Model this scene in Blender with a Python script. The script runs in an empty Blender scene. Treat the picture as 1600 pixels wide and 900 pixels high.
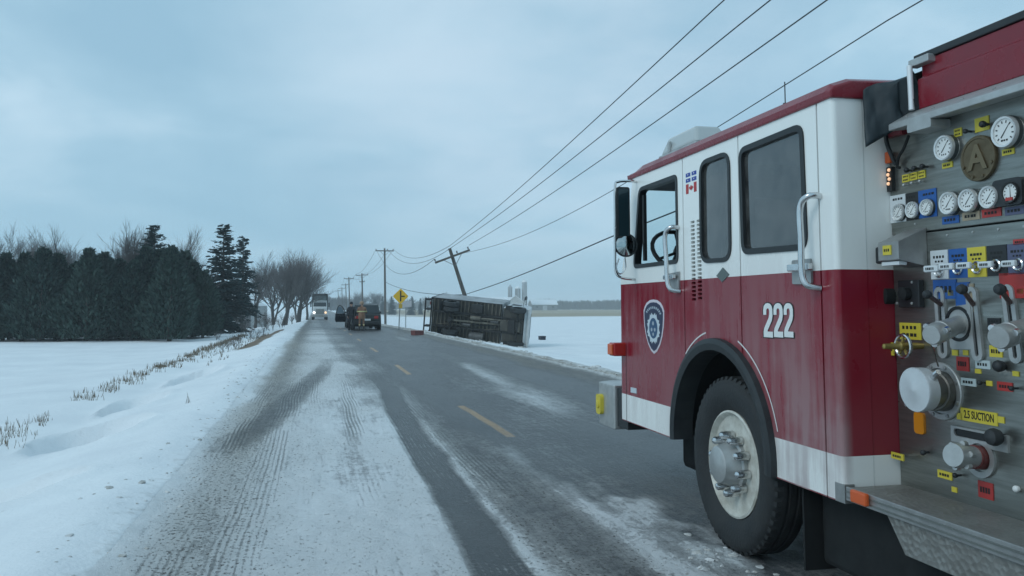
import bpy, bmesh, math, random
import numpy as np
from mathutils import Vector, Matrix
from mathutils.geometry import delaunay_2d_cdt

sc = bpy.context.scene
COL = sc.collection
R = math.radians
random.seed(7)

# ------------------------------------------------------------------ camera
FPX = 1300.0                       # focal length in pixels of the 1600 px wide photograph
YAW, PIT, CAMH = R(13.29), R(4.5), 1.46
PX, PY = 800.0, 478 - FPX * math.tan(PIT)      # principal point (the photograph is a crop)
cam_d = bpy.data.cameras.new('camera')
cam = bpy.data.objects.new('camera', cam_d)
COL.objects.link(cam)
cam.location = (0, 0, CAMH)
cam.rotation_euler = (math.pi / 2 + PIT, 0, -YAW)
cam_d.sensor_fit = 'HORIZONTAL'
cam_d.sensor_width = 36
cam_d.lens = 36 * FPX / 1600
cam_d.shift_y = -(450 - PY) / 1600
cam_d.clip_start = 0.05
cam_d.clip_end = 9000
sc.camera = cam

# ------------------------------------------------------------------ sky, sun, exposure
SUN_EL, SUN_AZ = R(38), R(-112)    # from the left, slightly behind the camera, behind thick cloud
world = bpy.data.worlds.new('World')
sc.world = world
world.use_nodes = True
wn, wl = world.node_tree.nodes, world.node_tree.links
wn.clear()
def N(nt, typ, **kw):
    n = nt.nodes.new(typ)
    for k, v in kw.items():
        if k.startswith('i_'):
            key = k[2:]
            n.inputs[int(key) if key.isdigit() else key].default_value = v
        else:
            setattr(n, k, v)
    return n
wt = world.node_tree
sky = N(wt, 'ShaderNodeTexSky', sky_type='NISHITA', sun_disc=False, sun_elevation=SUN_EL, sun_rotation=SUN_AZ,
        air_density=1.0, dust_density=2.5, ozone_density=3.0)
tc = N(wt, 'ShaderNodeTexCoord')
sep = N(wt, 'ShaderNodeSeparateXYZ')
wl.new(tc.outputs['Generated'], sep.inputs[0])
# cloud deck: project the view direction on a flat layer
zz = N(wt, 'ShaderNodeMath', operation='MAXIMUM', i_1=0.0); wl.new(sep.outputs['Z'], zz.inputs[0])
za = N(wt, 'ShaderNodeMath', operation='ADD', i_1=0.22); wl.new(zz.outputs[0], za.inputs[0])
dx = N(wt, 'ShaderNodeMath', operation='DIVIDE'); wl.new(sep.outputs['X'], dx.inputs[0]); wl.new(za.outputs[0], dx.inputs[1])
dy = N(wt, 'ShaderNodeMath', operation='DIVIDE'); wl.new(sep.outputs['Y'], dy.inputs[0]); wl.new(za.outputs[0], dy.inputs[1])
cmb = N(wt, 'ShaderNodeCombineXYZ'); wl.new(dx.outputs[0], cmb.inputs[0]); wl.new(dy.outputs[0], cmb.inputs[1])
n1 = N(wt, 'ShaderNodeTexNoise', i_Scale=1.15, i_Detail=6.0, i_Roughness=0.5, i_Distortion=0.35)
off = N(wt, 'ShaderNodeVectorMath', operation='ADD'); off.inputs[1].default_value = (3.9, 1.3, 0.0)
wl.new(cmb.outputs[0], off.inputs[0]); wl.new(off.outputs[0], n1.inputs['Vector'])
rmp = N(wt, 'ShaderNodeValToRGB')
e = rmp.color_ramp.elements
e[0].position, e[0].color = 0.40, (3.359, 5.652, 7.287, 1)
e[1].position, e[1].color = 0.68, (6.418, 8.453, 9.820, 1)
m = rmp.color_ramp.elements.new(0.52); m.color = (4.161, 6.487, 8.063, 1)
wl.new(n1.outputs[0], rmp.inputs[0])
# towards the horizon the cloud gets more even and bluer
hz = N(wt, 'ShaderNodeMapRange', i_1=0.0, i_2=0.30, i_3=1.0, i_4=0.0, interpolation_type='SMOOTHSTEP'); wl.new(sep.outputs['Z'], hz.inputs[0])
mixh = N(wt, 'ShaderNodeMix', data_type='RGBA'); mixh.inputs[7].default_value = (3.259, 5.652, 7.287, 1)
hs = N(wt, 'ShaderNodeMath', operation='MULTIPLY', i_1=0.8); wl.new(hz.outputs[0], hs.inputs[0])
wl.new(hs.outputs[0], mixh.inputs[0]); wl.new(rmp.outputs[0], mixh.inputs[6])
# thinner, brighter cloud high up ahead
vd = N(wt, 'ShaderNodeVectorMath', operation='DOT_PRODUCT'); wl.new(tc.outputs['Generated'], vd.inputs[0])
vd.inputs[1].default_value = (0.235, 0.915, 0.328)
lb_ = N(wt, 'ShaderNodeMapRange', i_1=.925, i_2=1.0, i_3=0.0, i_4=.75, interpolation_type='SMOOTHSTEP'); wl.new(vd.outputs['Value'], lb_.inputs[0])
n2 = N(wt, 'ShaderNodeTexNoise', i_Scale=2.6, i_Detail=6.0, i_Roughness=.55); wl.new(off.outputs[0], n2.inputs['Vector'])
n2r = N(wt, 'ShaderNodeMapRange', i_1=.30, i_2=.60, i_3=.25, i_4=1.0); wl.new(n2.outputs[0], n2r.inputs[0])
lbm_ = N(wt, 'ShaderNodeMath', operation='MULTIPLY'); wl.new(lb_.outputs[0], lbm_.inputs[0]); wl.new(n2r.outputs[0], lbm_.inputs[1])
mixb = N(wt, 'ShaderNodeMix', data_type='RGBA'); mixb.inputs[7].default_value = (5.880, 7.692, 9.069, 1)
wl.new(lbm_.outputs[0], mixb.inputs[0]); wl.new(mixh.outputs[2], mixb.inputs[6])
mixs = N(wt, 'ShaderNodeMix', data_type='RGBA'); mixs.inputs[0].default_value = 0.9
wl.new(sky.outputs[0], mixs.inputs[6]); wl.new(mixb.outputs[2], mixs.inputs[7])
bg = N(wt, 'ShaderNodeBackground', i_Strength=0.1)
wl.new(mixs.outputs[2], bg.inputs[0])
wo = N(wt, 'ShaderNodeOutputWorld')
wl.new(bg.outputs[0], wo.inputs[0])

sun_d = bpy.data.lights.new('sun', 'SUN')
sun_d.energy = 0.85
sun_d.angle = R(28)
sun_d.color = (0.93, 1.0, 1.02)     # cool daylight of the photograph's white balance
sun = bpy.data.objects.new('sun', sun_d)
COL.objects.link(sun)
sdir = Vector((math.sin(SUN_AZ) * math.cos(SUN_EL), math.cos(SUN_AZ) * math.cos(SUN_EL), math.sin(SUN_EL)))
sun.rotation_euler = sdir.to_track_quat('Z', 'Y').to_euler()
sun.location = sdir * 60

sc.view_settings.view_transform = 'Standard'
sc.view_settings.look = 'None'
sc.view_settings.exposure = 0.0
sc.view_settings.gamma = 1.0
sc.render.engine = 'CYCLES'
sc.cycles.use_denoising = True
sc.cycles.max_bounces = 6
sc.cycles.diffuse_bounces = 3
sc.cycles.transmission_bounces = 6
sc.cycles.transparent_max_bounces = 12
sc.cycles.volume_bounces = 1

# ------------------------------------------------------------------ pixel helpers
def ray(px, py):
    u, v = (px - PX) / FPX, (PY - py) / FPX
    sy, cy, sp, cp = math.sin(YAW), math.cos(YAW), math.sin(PIT), math.cos(PIT)
    return Vector((sy * cp + u * cy - v * sy * sp, cy * cp - u * sy - v * cy * sp, sp + v * cp))
def at_y(px, py, Y):               # world point of a pixel at the distance Y down the road
    d = ray(px, py); t = Y / d.y
    return Vector((d.x * t, Y, CAMH + d.z * t))
KA = R(0.42)                       # the fire engine stands turned this much to the right
def tk(px, py, kx):                # (along, height) of a pixel on the plane kx of the fire engine
    d = ray(px, py)
    ax = d.x * math.cos(KA) - d.y * math.sin(KA); ay = d.x * math.sin(KA) + d.y * math.cos(KA)
    t = kx / ax
    return (t * ay, CAMH + t * d.z)

# ------------------------------------------------------------------ terrain
def sst(a, b, x):
    t = np.clip((np.asarray(x, float) - a) / (b - a), 0, 1)
    return t * t * (3 - 2 * t)
def _h(ix, iy, s):
    v = np.sin(ix * 127.1 + iy * 311.7 + s * 74.7) * 43758.5453
    return v - np.floor(v)
def vnoise(x, y, s=0):
    x = np.asarray(x, float); y = np.asarray(y, float)
    ix, iy = np.floor(x), np.floor(y)
    fx, fy = x - ix, y - iy
    fx, fy = fx * fx * (3 - 2 * fx), fy * fy * (3 - 2 * fy)
    a = _h(ix, iy, s) * (1 - fx) + _h(ix + 1, iy, s) * fx
    b = _h(ix, iy + 1, s) * (1 - fx) + _h(ix + 1, iy + 1, s) * fx
    return a * (1 - fy) + b * fy
def fbm(x, y, o=4, s=0):
    t, amp, n = 0, 1.0, 0
    for i in range(o):
        t = t + amp * vnoise(np.asarray(x) * 2 ** i, np.asarray(y) * 2 ** i, s + i * 13); n += amp; amp *= .5
    return t / n
ROAD_L, ROAD_R = -1.12, 5.75       # edges of the road mesh
HOLLOWS = [(-2.75, 7.9, .75, .55, .27), (-2.75, 11.9, .65, 1.0, .26), (-2.95, 15.6, .5, 1.2, .20), (-2.6, 20.5, .5, 1.8, .16)]
def dip(Y):
    return -0.7 * sst(25, 140, Y)
def terrain(X, Y):
    X = np.asarray(X, float); Y = np.asarray(Y, float)
    z = dip(Y)
    near = 1 - sst(60, 160, Y)
    # left: ploughed windrow, slope to the field
    z = z + np.where(X < -0.5, 0.08 * np.exp(-((X + 1.45) / .34) ** 2) * (.5 + fbm(X * .8, Y * .5, 3, 3)), 0)
    z = z - 0.34 * sst(-1.7, -3.6, X) + .05 * sst(-3.3, -4.2, X) - .10 * sst(-4.4, -7, X)
    # right: slush shoulder, low berm, slope to the field
    z = z + 0.10 * np.exp(-((X - 6.05) / .42) ** 2) * (.4 + 1.2 * fbm(X * 1.1, Y * .7, 3, 5))
    z = z - 0.36 * sst(6.1, 8.0, X) - 0.52 * sst(7.6, 12.5, X)
    # drifts
    away = sst(-1.1, -2.4, X) + sst(5.9, 7.2, X)
    z = z + away * ((fbm(X * .35, Y * .22, 3, 1) - .5) * .16 + (fbm(X * 1.3, Y * .6, 3, 2) - .5) * .05 * near)
    big = sst(30, 200, np.abs(X)) * 1.0
    z = z + big * (fbm(X * .004, Y * .004, 3, 9) - .5) * .8 * sst(0, 400, np.abs(X))
    for (hx, hy, rx, ry, dp) in HOLLOWS:
        w = (fbm(X * 1.6, Y * 1.2, 3, 21) - .5) * .55
        q = ((X - hx) / rx) ** 2 + ((Y - hy) / ry) ** 2
        side = sst(1.15 + w, .82 + w, np.sqrt(q))                # crisp wind-cut rim
        z = z - dp * side * (.55 + .45 * sst(rx, -rx, X - hx))
        z = z + .05 * np.exp(-((np.sqrt(q) - 1.15 - w) / .16) ** 2)
    return z
def tz(X, Y):
    return float(terrain(np.array([X]), np.array([Y]))[0])
def on_ground(px, py, extra=0.0):
    d = ray(px, py); t = 3.0
    for i in range(6000):
        p = Vector((0, 0, CAMH)) + d * t
        if p.z <= tz(p.x, p.y) + extra: return p
        t *= 1.004
    return p
def place(px, Y):                  # ground point in the direction of pixel column px at distance Y
    d = ray(px, 478); X = d.x / d.y * Y
    return Vector((X, Y, tz(X, Y)))
def ux(px, Y):
    d = ray(px, 478); return d.x / d.y * Y

# ------------------------------------------------------------------ mesh builder
class MB:
    def __init__(s): s.v = []; s.f = []; s.m = []; s.sm = []
    def add(s, verts, faces, mi=0, smooth=False):
        o = len(s.v)
        s.v += [tuple(map(float, p)) for p in verts]
        for f in faces:
            s.f.append([o + i for i in f]); s.m.append(mi); s.sm.append(smooth)
        return s
    def box(s, a, b, mi=0):
        x0, y0, z0 = (min(a[i], b[i]) for i in range(3)); x1, y1, z1 = (max(a[i], b[i]) for i in range(3))
        return s.add([(x0,y0,z0),(x1,y0,z0),(x1,y1,z0),(x0,y1,z0),(x0,y0,z1),(x1,y0,z1),(x1,y1,z1),(x0,y1,z1)],
              [(3,2,1,0),(4,5,6,7),(0,1,5,4),(1,2,6,5),(2,3,7,6),(3,0,4,7)], mi)
    def hexa(s, p, mi=0):          # 8 points: bottom ring 0-3, top ring 4-7
        return s.add(p, [(3,2,1,0),(4,5,6,7),(0,1,5,4),(1,2,6,5),(2,3,7,6),(3,0,4,7)], mi)
    def prism(s, pts, ax, a, b, mi=0, smooth=False):   # 2-D polygon swept along axis ax from a to b
        n = len(pts)
        def mk(p, t):
            return {0: (t, p[0], p[1]), 1: (p[0], t, p[1]), 2: (p[0], p[1], t)}[ax]
        vs = [mk(p, a) for p in pts] + [mk(p, b) for p in pts]
        fs = [tuple(range(n))[::-1], tuple(range(n, 2 * n))]
        s.add(vs, fs, mi)
        o = len(s.v) - 2 * n
        for i in range(n):
            j = (i + 1) % n
            s.f.append([o + i, o + j, o + n + j, o + n + i]); s.m.append(mi); s.sm.append(smooth)
        return s
    def tube(s, pts, r, n=8, mi=0, caps=True, smooth=True):
        pts = [Vector(p) for p in pts]
        rs = r if isinstance(r, (list, tuple)) else [r] * len(pts)
        up = None; rings = []
        for i, p in enumerate(pts):
            d = (pts[min(i + 1, len(pts) - 1)] - pts[max(i - 1, 0)])
            d = d.normalized() if d.length > 1e-9 else Vector((0, 0, 1))
            if up is None:
                up = d.orthogonal().normalized()
            else:
                up = (up - d * up.dot(d)); up = up.normalized() if up.length > 1e-6 else d.orthogonal().normalized()
            w = d.cross(up)
            rings.append([p + (up * math.cos(2 * math.pi * k / n) + w * math.sin(2 * math.pi * k / n)) * rs[i] for k in range(n)])
        vs = [q for rg in rings for q in rg]
        fs = []
        for i in range(len(pts) - 1):
            for k in range(n):
                k2 = (k + 1) % n
                fs.append((i*n+k, i*n+k2, (i+1)*n+k2, (i+1)*n+k))
        s.add(vs, fs, mi, smooth)
        if caps:
            o = len(s.v) - len(vs)
            s.f.append([o + k for k in range(n)][::-1]); s.m.append(mi); s.sm.append(False)
            e0 = o + (len(pts) - 1) * n
            s.f.append([e0 + k for k in range(n)]); s.m.append(mi); s.sm.append(False)
        return s
    def lathe(s, prof, c, ax, n=24, mi=0, smooth=True, closed=False, caps=True):
        # prof: (offset along axis, radius)
        ax = Vector(ax).normalized(); u = ax.orthogonal().normalized(); w = ax.cross(u); c = Vector(c)
        vs = []
        for (t, r) in prof:
            for k in range(n):
                a = 2 * math.pi * k / n
                vs.append(c + ax * t + (u * math.cos(a) + w * math.sin(a)) * r)
        fs = []
        L = len(prof)
        for i in range(L if closed else L - 1):
            i2 = (i + 1) % L
            for k in range(n):
                k2 = (k + 1) % n
                fs.append((i*n+k, i*n+k2, i2*n+k2, i2*n+k))
        s.add(vs, fs, mi, smooth)
        if not closed and caps:
            o = len(s.v) - len(vs)
            if prof[0][1] > 1e-5: s.f.append([o + k for k in range(n)][::-1]); s.m.append(mi); s.sm.append(False)
            if prof[-1][1] > 1e-5:
                e0 = o + (L - 1) * n
                s.f.append([e0 + k for k in range(n)]); s.m.append(mi); s.sm.append(False)
        return s
    def build(s, name, mats, parent=None, off=(0, 0, 0), bevel=0, seg=2, recalc=True):
        me = bpy.data.meshes.new(name)
        ox, oy, oz = off
        me.from_pydata([(x - ox, y - oy, z - oz) for x, y, z in s.v], [], s.f)
        mats = mats if isinstance(mats, (list, tuple)) else [mats]
        for m_ in mats: me.materials.append(m_)
        me.polygons.foreach_set('material_index', s.m)
        me.polygons.foreach_set('use_smooth', s.sm)
        if recalc:
            bm = bmesh.new(); bm.from_mesh(me); bmesh.ops.recalc_face_normals(bm, faces=bm.faces); bm.to_mesh(me); bm.free()
        if any(s.sm): me.set_sharp_from_angle(angle=R(38))
        o = bpy.data.objects.new(name, me)
        COL.objects.link(o)
        if parent: o.parent = parent
        if bevel:
            b = o.modifiers.new('bevel', 'BEVEL'); b.width = bevel; b.segments = seg; b.limit_method = 'ANGLE'; b.angle_limit = R(40)
        return o

def tag(o, label=None, cat=None, group=None, kind=None):
    if label: o['label'] = label
    if cat: o['category'] = cat
    if group: o['group'] = group
    if kind: o['kind'] = kind
    return o
def empty(name, loc, rz=0.0, label=None, cat=None, group=None):
    o = bpy.data.objects.new(name, None)
    COL.objects.link(o)
    o.location = loc; o.rotation_euler = (0, 0, rz); o.empty_display_size = .2
    return tag(o, label, cat, group)
def copy_tree(o, parent=None):
    c = o.copy(); COL.objects.link(c); c.parent = parent
    for ch in o.children: copy_tree(ch, c)
    return c
def rpoly(pts, r, n=5):            # polygon with rounded corners
    out = []; L = len(pts)
    rs = r if isinstance(r, (list, tuple)) else [r] * L
    for i in range(L):
        p = Vector(pts[i]); a = Vector(pts[i - 1]); b = Vector(pts[(i + 1) % L])
        if rs[i] <= 0: out.append(tuple(p)); continue
        d1, d2 = (a - p).normalized(), (b - p).normalized()
        ang = d1.angle(d2); t = min(rs[i] / math.tan(ang / 2), .49 * (a - p).length, .49 * (b - p).length)
        p1, p2 = p + d1 * t, p + d2 * t
        for k in range(n + 1):
            f = k / n
            out.append(tuple(p1 * (1 - f) ** 2 + p * 2 * f * (1 - f) + p2 * f * f))
    return out
def holed(name, outer, holes, x0, x1, mats, parent, off, bevel=0):
    """flat plate in the (along, height) plane with real openings, thickness x0..x1"""
    vs, es = [], []
    for loop in [outer] + holes:
        o0 = len(vs); n = len(loop)
        vs += [Vector((p[0], p[1])) for p in loop]; es += [(o0 + k, o0 + (k + 1) % n) for k in range(n)]
    cv, ce, cf = delaunay_2d_cdt(vs, es, [], 0, 1e-6)[:3]
    def inside(p, loop):
        r = False; n = len(loop)
        for k in range(n):
            (xa, ya), (xb, yb) = loop[k], loop[k - 1]
            if (ya > p[1]) != (yb > p[1]) and p[0] < (xb - xa) * (p[1] - ya) / (yb - ya) + xa: r = not r
        return r
    lo2 = [[(p[0], p[1]) for p in l] for l in [outer] + holes]
    keep = []
    for f in cf:
        c = sum((cv[k] for k in f), Vector((0, 0))) / len(f)
        if inside(c, lo2[0]) and not any(inside(c, h) for h in lo2[1:]): keep.append(f)
    bm = bmesh.new()
    va = [bm.verts.new((x0 - off[0], p.x - off[1], p.y - off[2])) for p in cv]
    vb = [bm.verts.new((x1 - off[0], p.x - off[1], p.y - off[2])) for p in cv]
    from collections import Counter
    cnt = Counter()
    for f in keep:
        bm.faces.new([va[k] for k in f]); bm.faces.new([vb[k] for k in reversed(f)])
        for k in range(len(f)): cnt[tuple(sorted((f[k], f[(k + 1) % len(f)])))] += 1
    for (a, b), c in cnt.items():
        if c == 1: bm.faces.new((va[a], va[b], vb[b], vb[a]))
    bmesh.ops.delete(bm, geom=[v for v in bm.verts if not v.link_faces], context='VERTS')
    bmesh.ops.recalc_face_normals(bm, faces=bm.faces)
    me = bpy.data.meshes.new(name); bm.to_mesh(me); bm.free()
    me.polygons.foreach_set('use_smooth', [False] * len(me.polygons))
    me.name = name; me.materials.clear()
    for m_ in (mats if isinstance(mats, (list, tuple)) else [mats]): me.materials.append(m_)
    o = bpy.data.objects.new(name, me); COL.objects.link(o); o.parent = parent
    return o
def text_mesh(name, body, size, mat, parent, loc, rot, sx=1.0, ext=0.001, bold=0.0):
    cu = bpy.data.curves.new('tmp', 'FONT'); cu.body = body; cu.size = size; cu.extrude = ext; cu.offset = bold
    cu.align_x = 'CENTER'; cu.align_y = 'CENTER'; cu.resolution_u = 3
    t = bpy.data.objects.new('tmp', cu); COL.objects.link(t)
    dg = bpy.context.evaluated_depsgraph_get(); dg.update()
    me = bpy.data.meshes.new_from_object(t.evaluated_get(dg))
    bpy.data.objects.remove(t); bpy.data.curves.remove(cu)
    me.name = name; me.materials.clear(); me.materials.append(mat)
    o = bpy.data.objects.new(name, me); COL.objects.link(o); o.parent = parent
    o.location = loc; o.rotation_euler = rot; o.scale = (sx, 1, 1)
    return o

# ------------------------------------------------------------------ materials
MATS = {}
def newmat(name):
    m_ = bpy.data.materials.new(name); m_.use_nodes = True
    nt = m_.node_tree
    return m_, nt, nt.nodes['Principled BSDF'], nt.nodes['Material Output']
def mat(name, col, rough=.6, metal=0.0, spec=.5, var=0.0, vscale=6.0, bump=0.0, bscale=40.0, emit=None, estr=0, alpha=None, col2=None, stretch=None, coat=0):
    if name in MATS: return MATS[name]
    m_, nt, bs, out = newmat(name)
    bs.inputs['Base Color'].default_value = (*col, 1)
    bs.inputs['Roughness'].default_value = rough
    bs.inputs['Metallic'].default_value = metal
    bs.inputs['Specular IOR Level'].default_value = spec
    if coat: bs.inputs['Coat Weight'].default_value = coat; bs.inputs['Coat Roughness'].default_value = .12
    if var or bump:
        tc_ = N(nt, 'ShaderNodeTexCoord'); vec = tc_.outputs['Object']
        if stretch:
            mp = N(nt, 'ShaderNodeMapping'); mp.inputs['Scale'].default_value = stretch
            nt.links.new(vec, mp.inputs[0]); vec = mp.outputs[0]
    if var:
        nz = N(nt, 'ShaderNodeTexNoise', i_Scale=vscale, i_Detail=5.0, i_Roughness=.6); nt.links.new(vec, nz.inputs['Vector'])
        mr = N(nt, 'ShaderNodeMapRange', i_1=.3, i_2=.7); nt.links.new(nz.outputs[0], mr.inputs[0])
        mx = N(nt, 'ShaderNodeMix', data_type='RGBA')
        c2 = col2 if col2 else tuple(c * (1 - var) for c in col)
        mx.inputs[6].default_value = (*col, 1); mx.inputs[7].default_value = (*c2, 1)
        nt.links.new(mr.outputs[0], mx.inputs[0]); nt.links.new(mx.outputs[2], bs.inputs['Base Color'])
        rr = N(nt, 'ShaderNodeMapRange', i_1=.3, i_2=.7, i_3=max(.02, rough - .08), i_4=min(1, rough + .12))
        nt.links.new(nz.outputs[0], rr.inputs[0]); nt.links.new(rr.outputs[0], bs.inputs['Roughness'])
    if bump:
        nb = N(nt, 'ShaderNodeTexNoise', i_Scale=bscale, i_Detail=4.0); nt.links.new(vec, nb.inputs['Vector'])
        bp = N(nt, 'ShaderNodeBump', i_Strength=bump, i_Distance=.02); nt.links.new(nb.outputs[0], bp.inputs['Height'])
        nt.links.new(bp.outputs[0], bs.inputs['Normal'])
    if emit:
        bs.inputs['Emission Color'].default_value = (*emit, 1); bs.inputs['Emission Strength'].default_value = estr
    MATS[name] = m_
    return m_
def glass(name, tint, rough=.03, refl=.06, dust=0.0):
    m_, nt, bs, out = newmat(name)
    tr = N(nt, 'ShaderNodeBsdfTransparent', i_0=(*tint, 1)); gl = N(nt, 'ShaderNodeBsdfGlossy', i_Roughness=rough)
    gl.inputs['Color'].default_value = (.95, .95, .95, 1)
    lw = N(nt, 'ShaderNodeLayerWeight', i_Blend=.5); pw = N(nt, 'ShaderNodeMath', operation='POWER', i_1=4.0)
    ma = N(nt, 'ShaderNodeMath', operation='MULTIPLY_ADD', i_1=.85, i_2=refl); mx = N(nt, 'ShaderNodeMixShader')
    nt.links.new(lw.outputs['Facing'], pw.inputs[0]); nt.links.new(pw.outputs[0], ma.inputs[0]); nt.links.new(ma.outputs[0], mx.inputs[0])
    nt.links.new(tr.outputs[0], mx.inputs[1]); nt.links.new(gl.outputs[0], mx.inputs[2])
    if dust:                       # dried salt spray on the pane
        tc_ = N(nt, 'ShaderNodeTexCoord'); nz = N(nt, 'ShaderNodeTexNoise', i_Scale=5.0, i_Detail=7.0, i_Roughness=.65); nt.links.new(tc_.outputs['Object'], nz.inputs['Vector'])
        dr = N(nt, 'ShaderNodeMapRange', i_1=.35, i_2=.72, i_3=.02, i_4=dust); nt.links.new(nz.outputs[0], dr.inputs[0])
        df = N(nt, 'ShaderNodeBsdfDiffuse'); df.inputs[0].default_value = (.5, .5, .48, 1); m2 = N(nt, 'ShaderNodeMixShader')
        nt.links.new(dr.outputs[0], m2.inputs[0]); nt.links.new(mx.outputs[0], m2.inputs[1]); nt.links.new(df.outputs[0], m2.inputs[2]); mx = m2
    nt.links.new(mx.outputs[0], out.inputs[0])
    MATS[name] = m_
    return m_

# ------------------------------------------------------------------ ground and road materials
def ground_material():
    m_, nt, bs, out = newmat('snow_ground'); L = nt.links
    tc_ = N(nt, 'ShaderNodeTexCoord'); P = tc_.outputs['Object']
    at = N(nt, 'ShaderNodeAttribute', attribute_name='cover')      # r: bare soil, g: stubble field, b: road grit
    sp = N(nt, 'ShaderNodeSeparateColor'); L.new(at.outputs['Color'], sp.inputs[0])
    n_big = N(nt, 'ShaderNodeTexNoise', i_Scale=.6, i_Detail=6.0, i_Roughness=.6); L.new(P, n_big.inputs['Vector'])
    n_fine = N(nt, 'ShaderNodeTexNoise', i_Scale=9.0, i_Detail=7.0, i_Roughness=.7); L.new(P, n_fine.inputs['Vector'])
    snow = N(nt, 'ShaderNodeMix', data_type='RGBA'); snow.inputs[6].default_value = (.80, .82, .83, 1); snow.inputs[7].default_value = (.71, .73, .75, 1)
    mr = N(nt, 'ShaderNodeMapRange', i_1=.35, i_2=.68); L.new(n_big.outputs[0], mr.inputs[0]); L.new(mr.outputs[0], snow.inputs[0])
    def over(prev, ch, col, thr_noise, gain, soft):
        a = N(nt, 'ShaderNodeMath', operation='ADD'); L.new(sp.outputs[ch], a.inputs[0])
        s_ = N(nt, 'ShaderNodeMath', operation='MULTIPLY_ADD', i_1=gain, i_2=-gain * .5); L.new(thr_noise.outputs[0], s_.inputs[0]); L.new(s_.outputs[0], a.inputs[1])
        r_ = N(nt, 'ShaderNodeMapRange', i_1=.5 - soft, i_2=.5 + soft); L.new(a.outputs[0], r_.inputs[0])
        mx = N(nt, 'ShaderNodeMix', data_type='RGBA'); mx.inputs[7].default_value = (*col, 1)
        L.new(prev, mx.inputs[6]); L.new(r_.outputs[0], mx.inputs[0])
        return mx.outputs[2]
    c = over(snow.outputs[2], 1, (.30, .24, .15), n_big, .7, .3)
    c = over(c, 2, (.27, .25, .22), n_fine, 1.3, .35)
    c = over(c, 0, (.17, .125, .085), n_fine, .9, .12)
    L.new(c, bs.inputs['Base Color'])
    bs.inputs['Roughness'].default_value = .75; bs.inputs['Specular IOR Level'].default_value = .25
    nb = N(nt, 'ShaderNodeTexNoise', i_Scale=3.5, i_Detail=8.0, i_Roughness=.62); L.new(P, nb.inputs['Vector'])
    bp = N(nt, 'ShaderNodeBump', i_Strength=.35, i_Distance=.06); L.new(nb.outputs[0], bp.inputs['Height'])
    nb2 = N(nt, 'ShaderNodeTexNoise', i_Scale=30, i_Detail=4.0); L.new(P, nb2.inputs['Vector'])
    bp2 = N(nt, 'ShaderNodeBump', i_Strength=.35, i_Distance=.015); L.new(nb2.outputs[0], bp2.inputs['Height']); L.new(bp.outputs[0], bp2.inputs['Normal'])
    L.new(bp2.outputs[0], bs.inputs['Normal'])
    return m_

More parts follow.
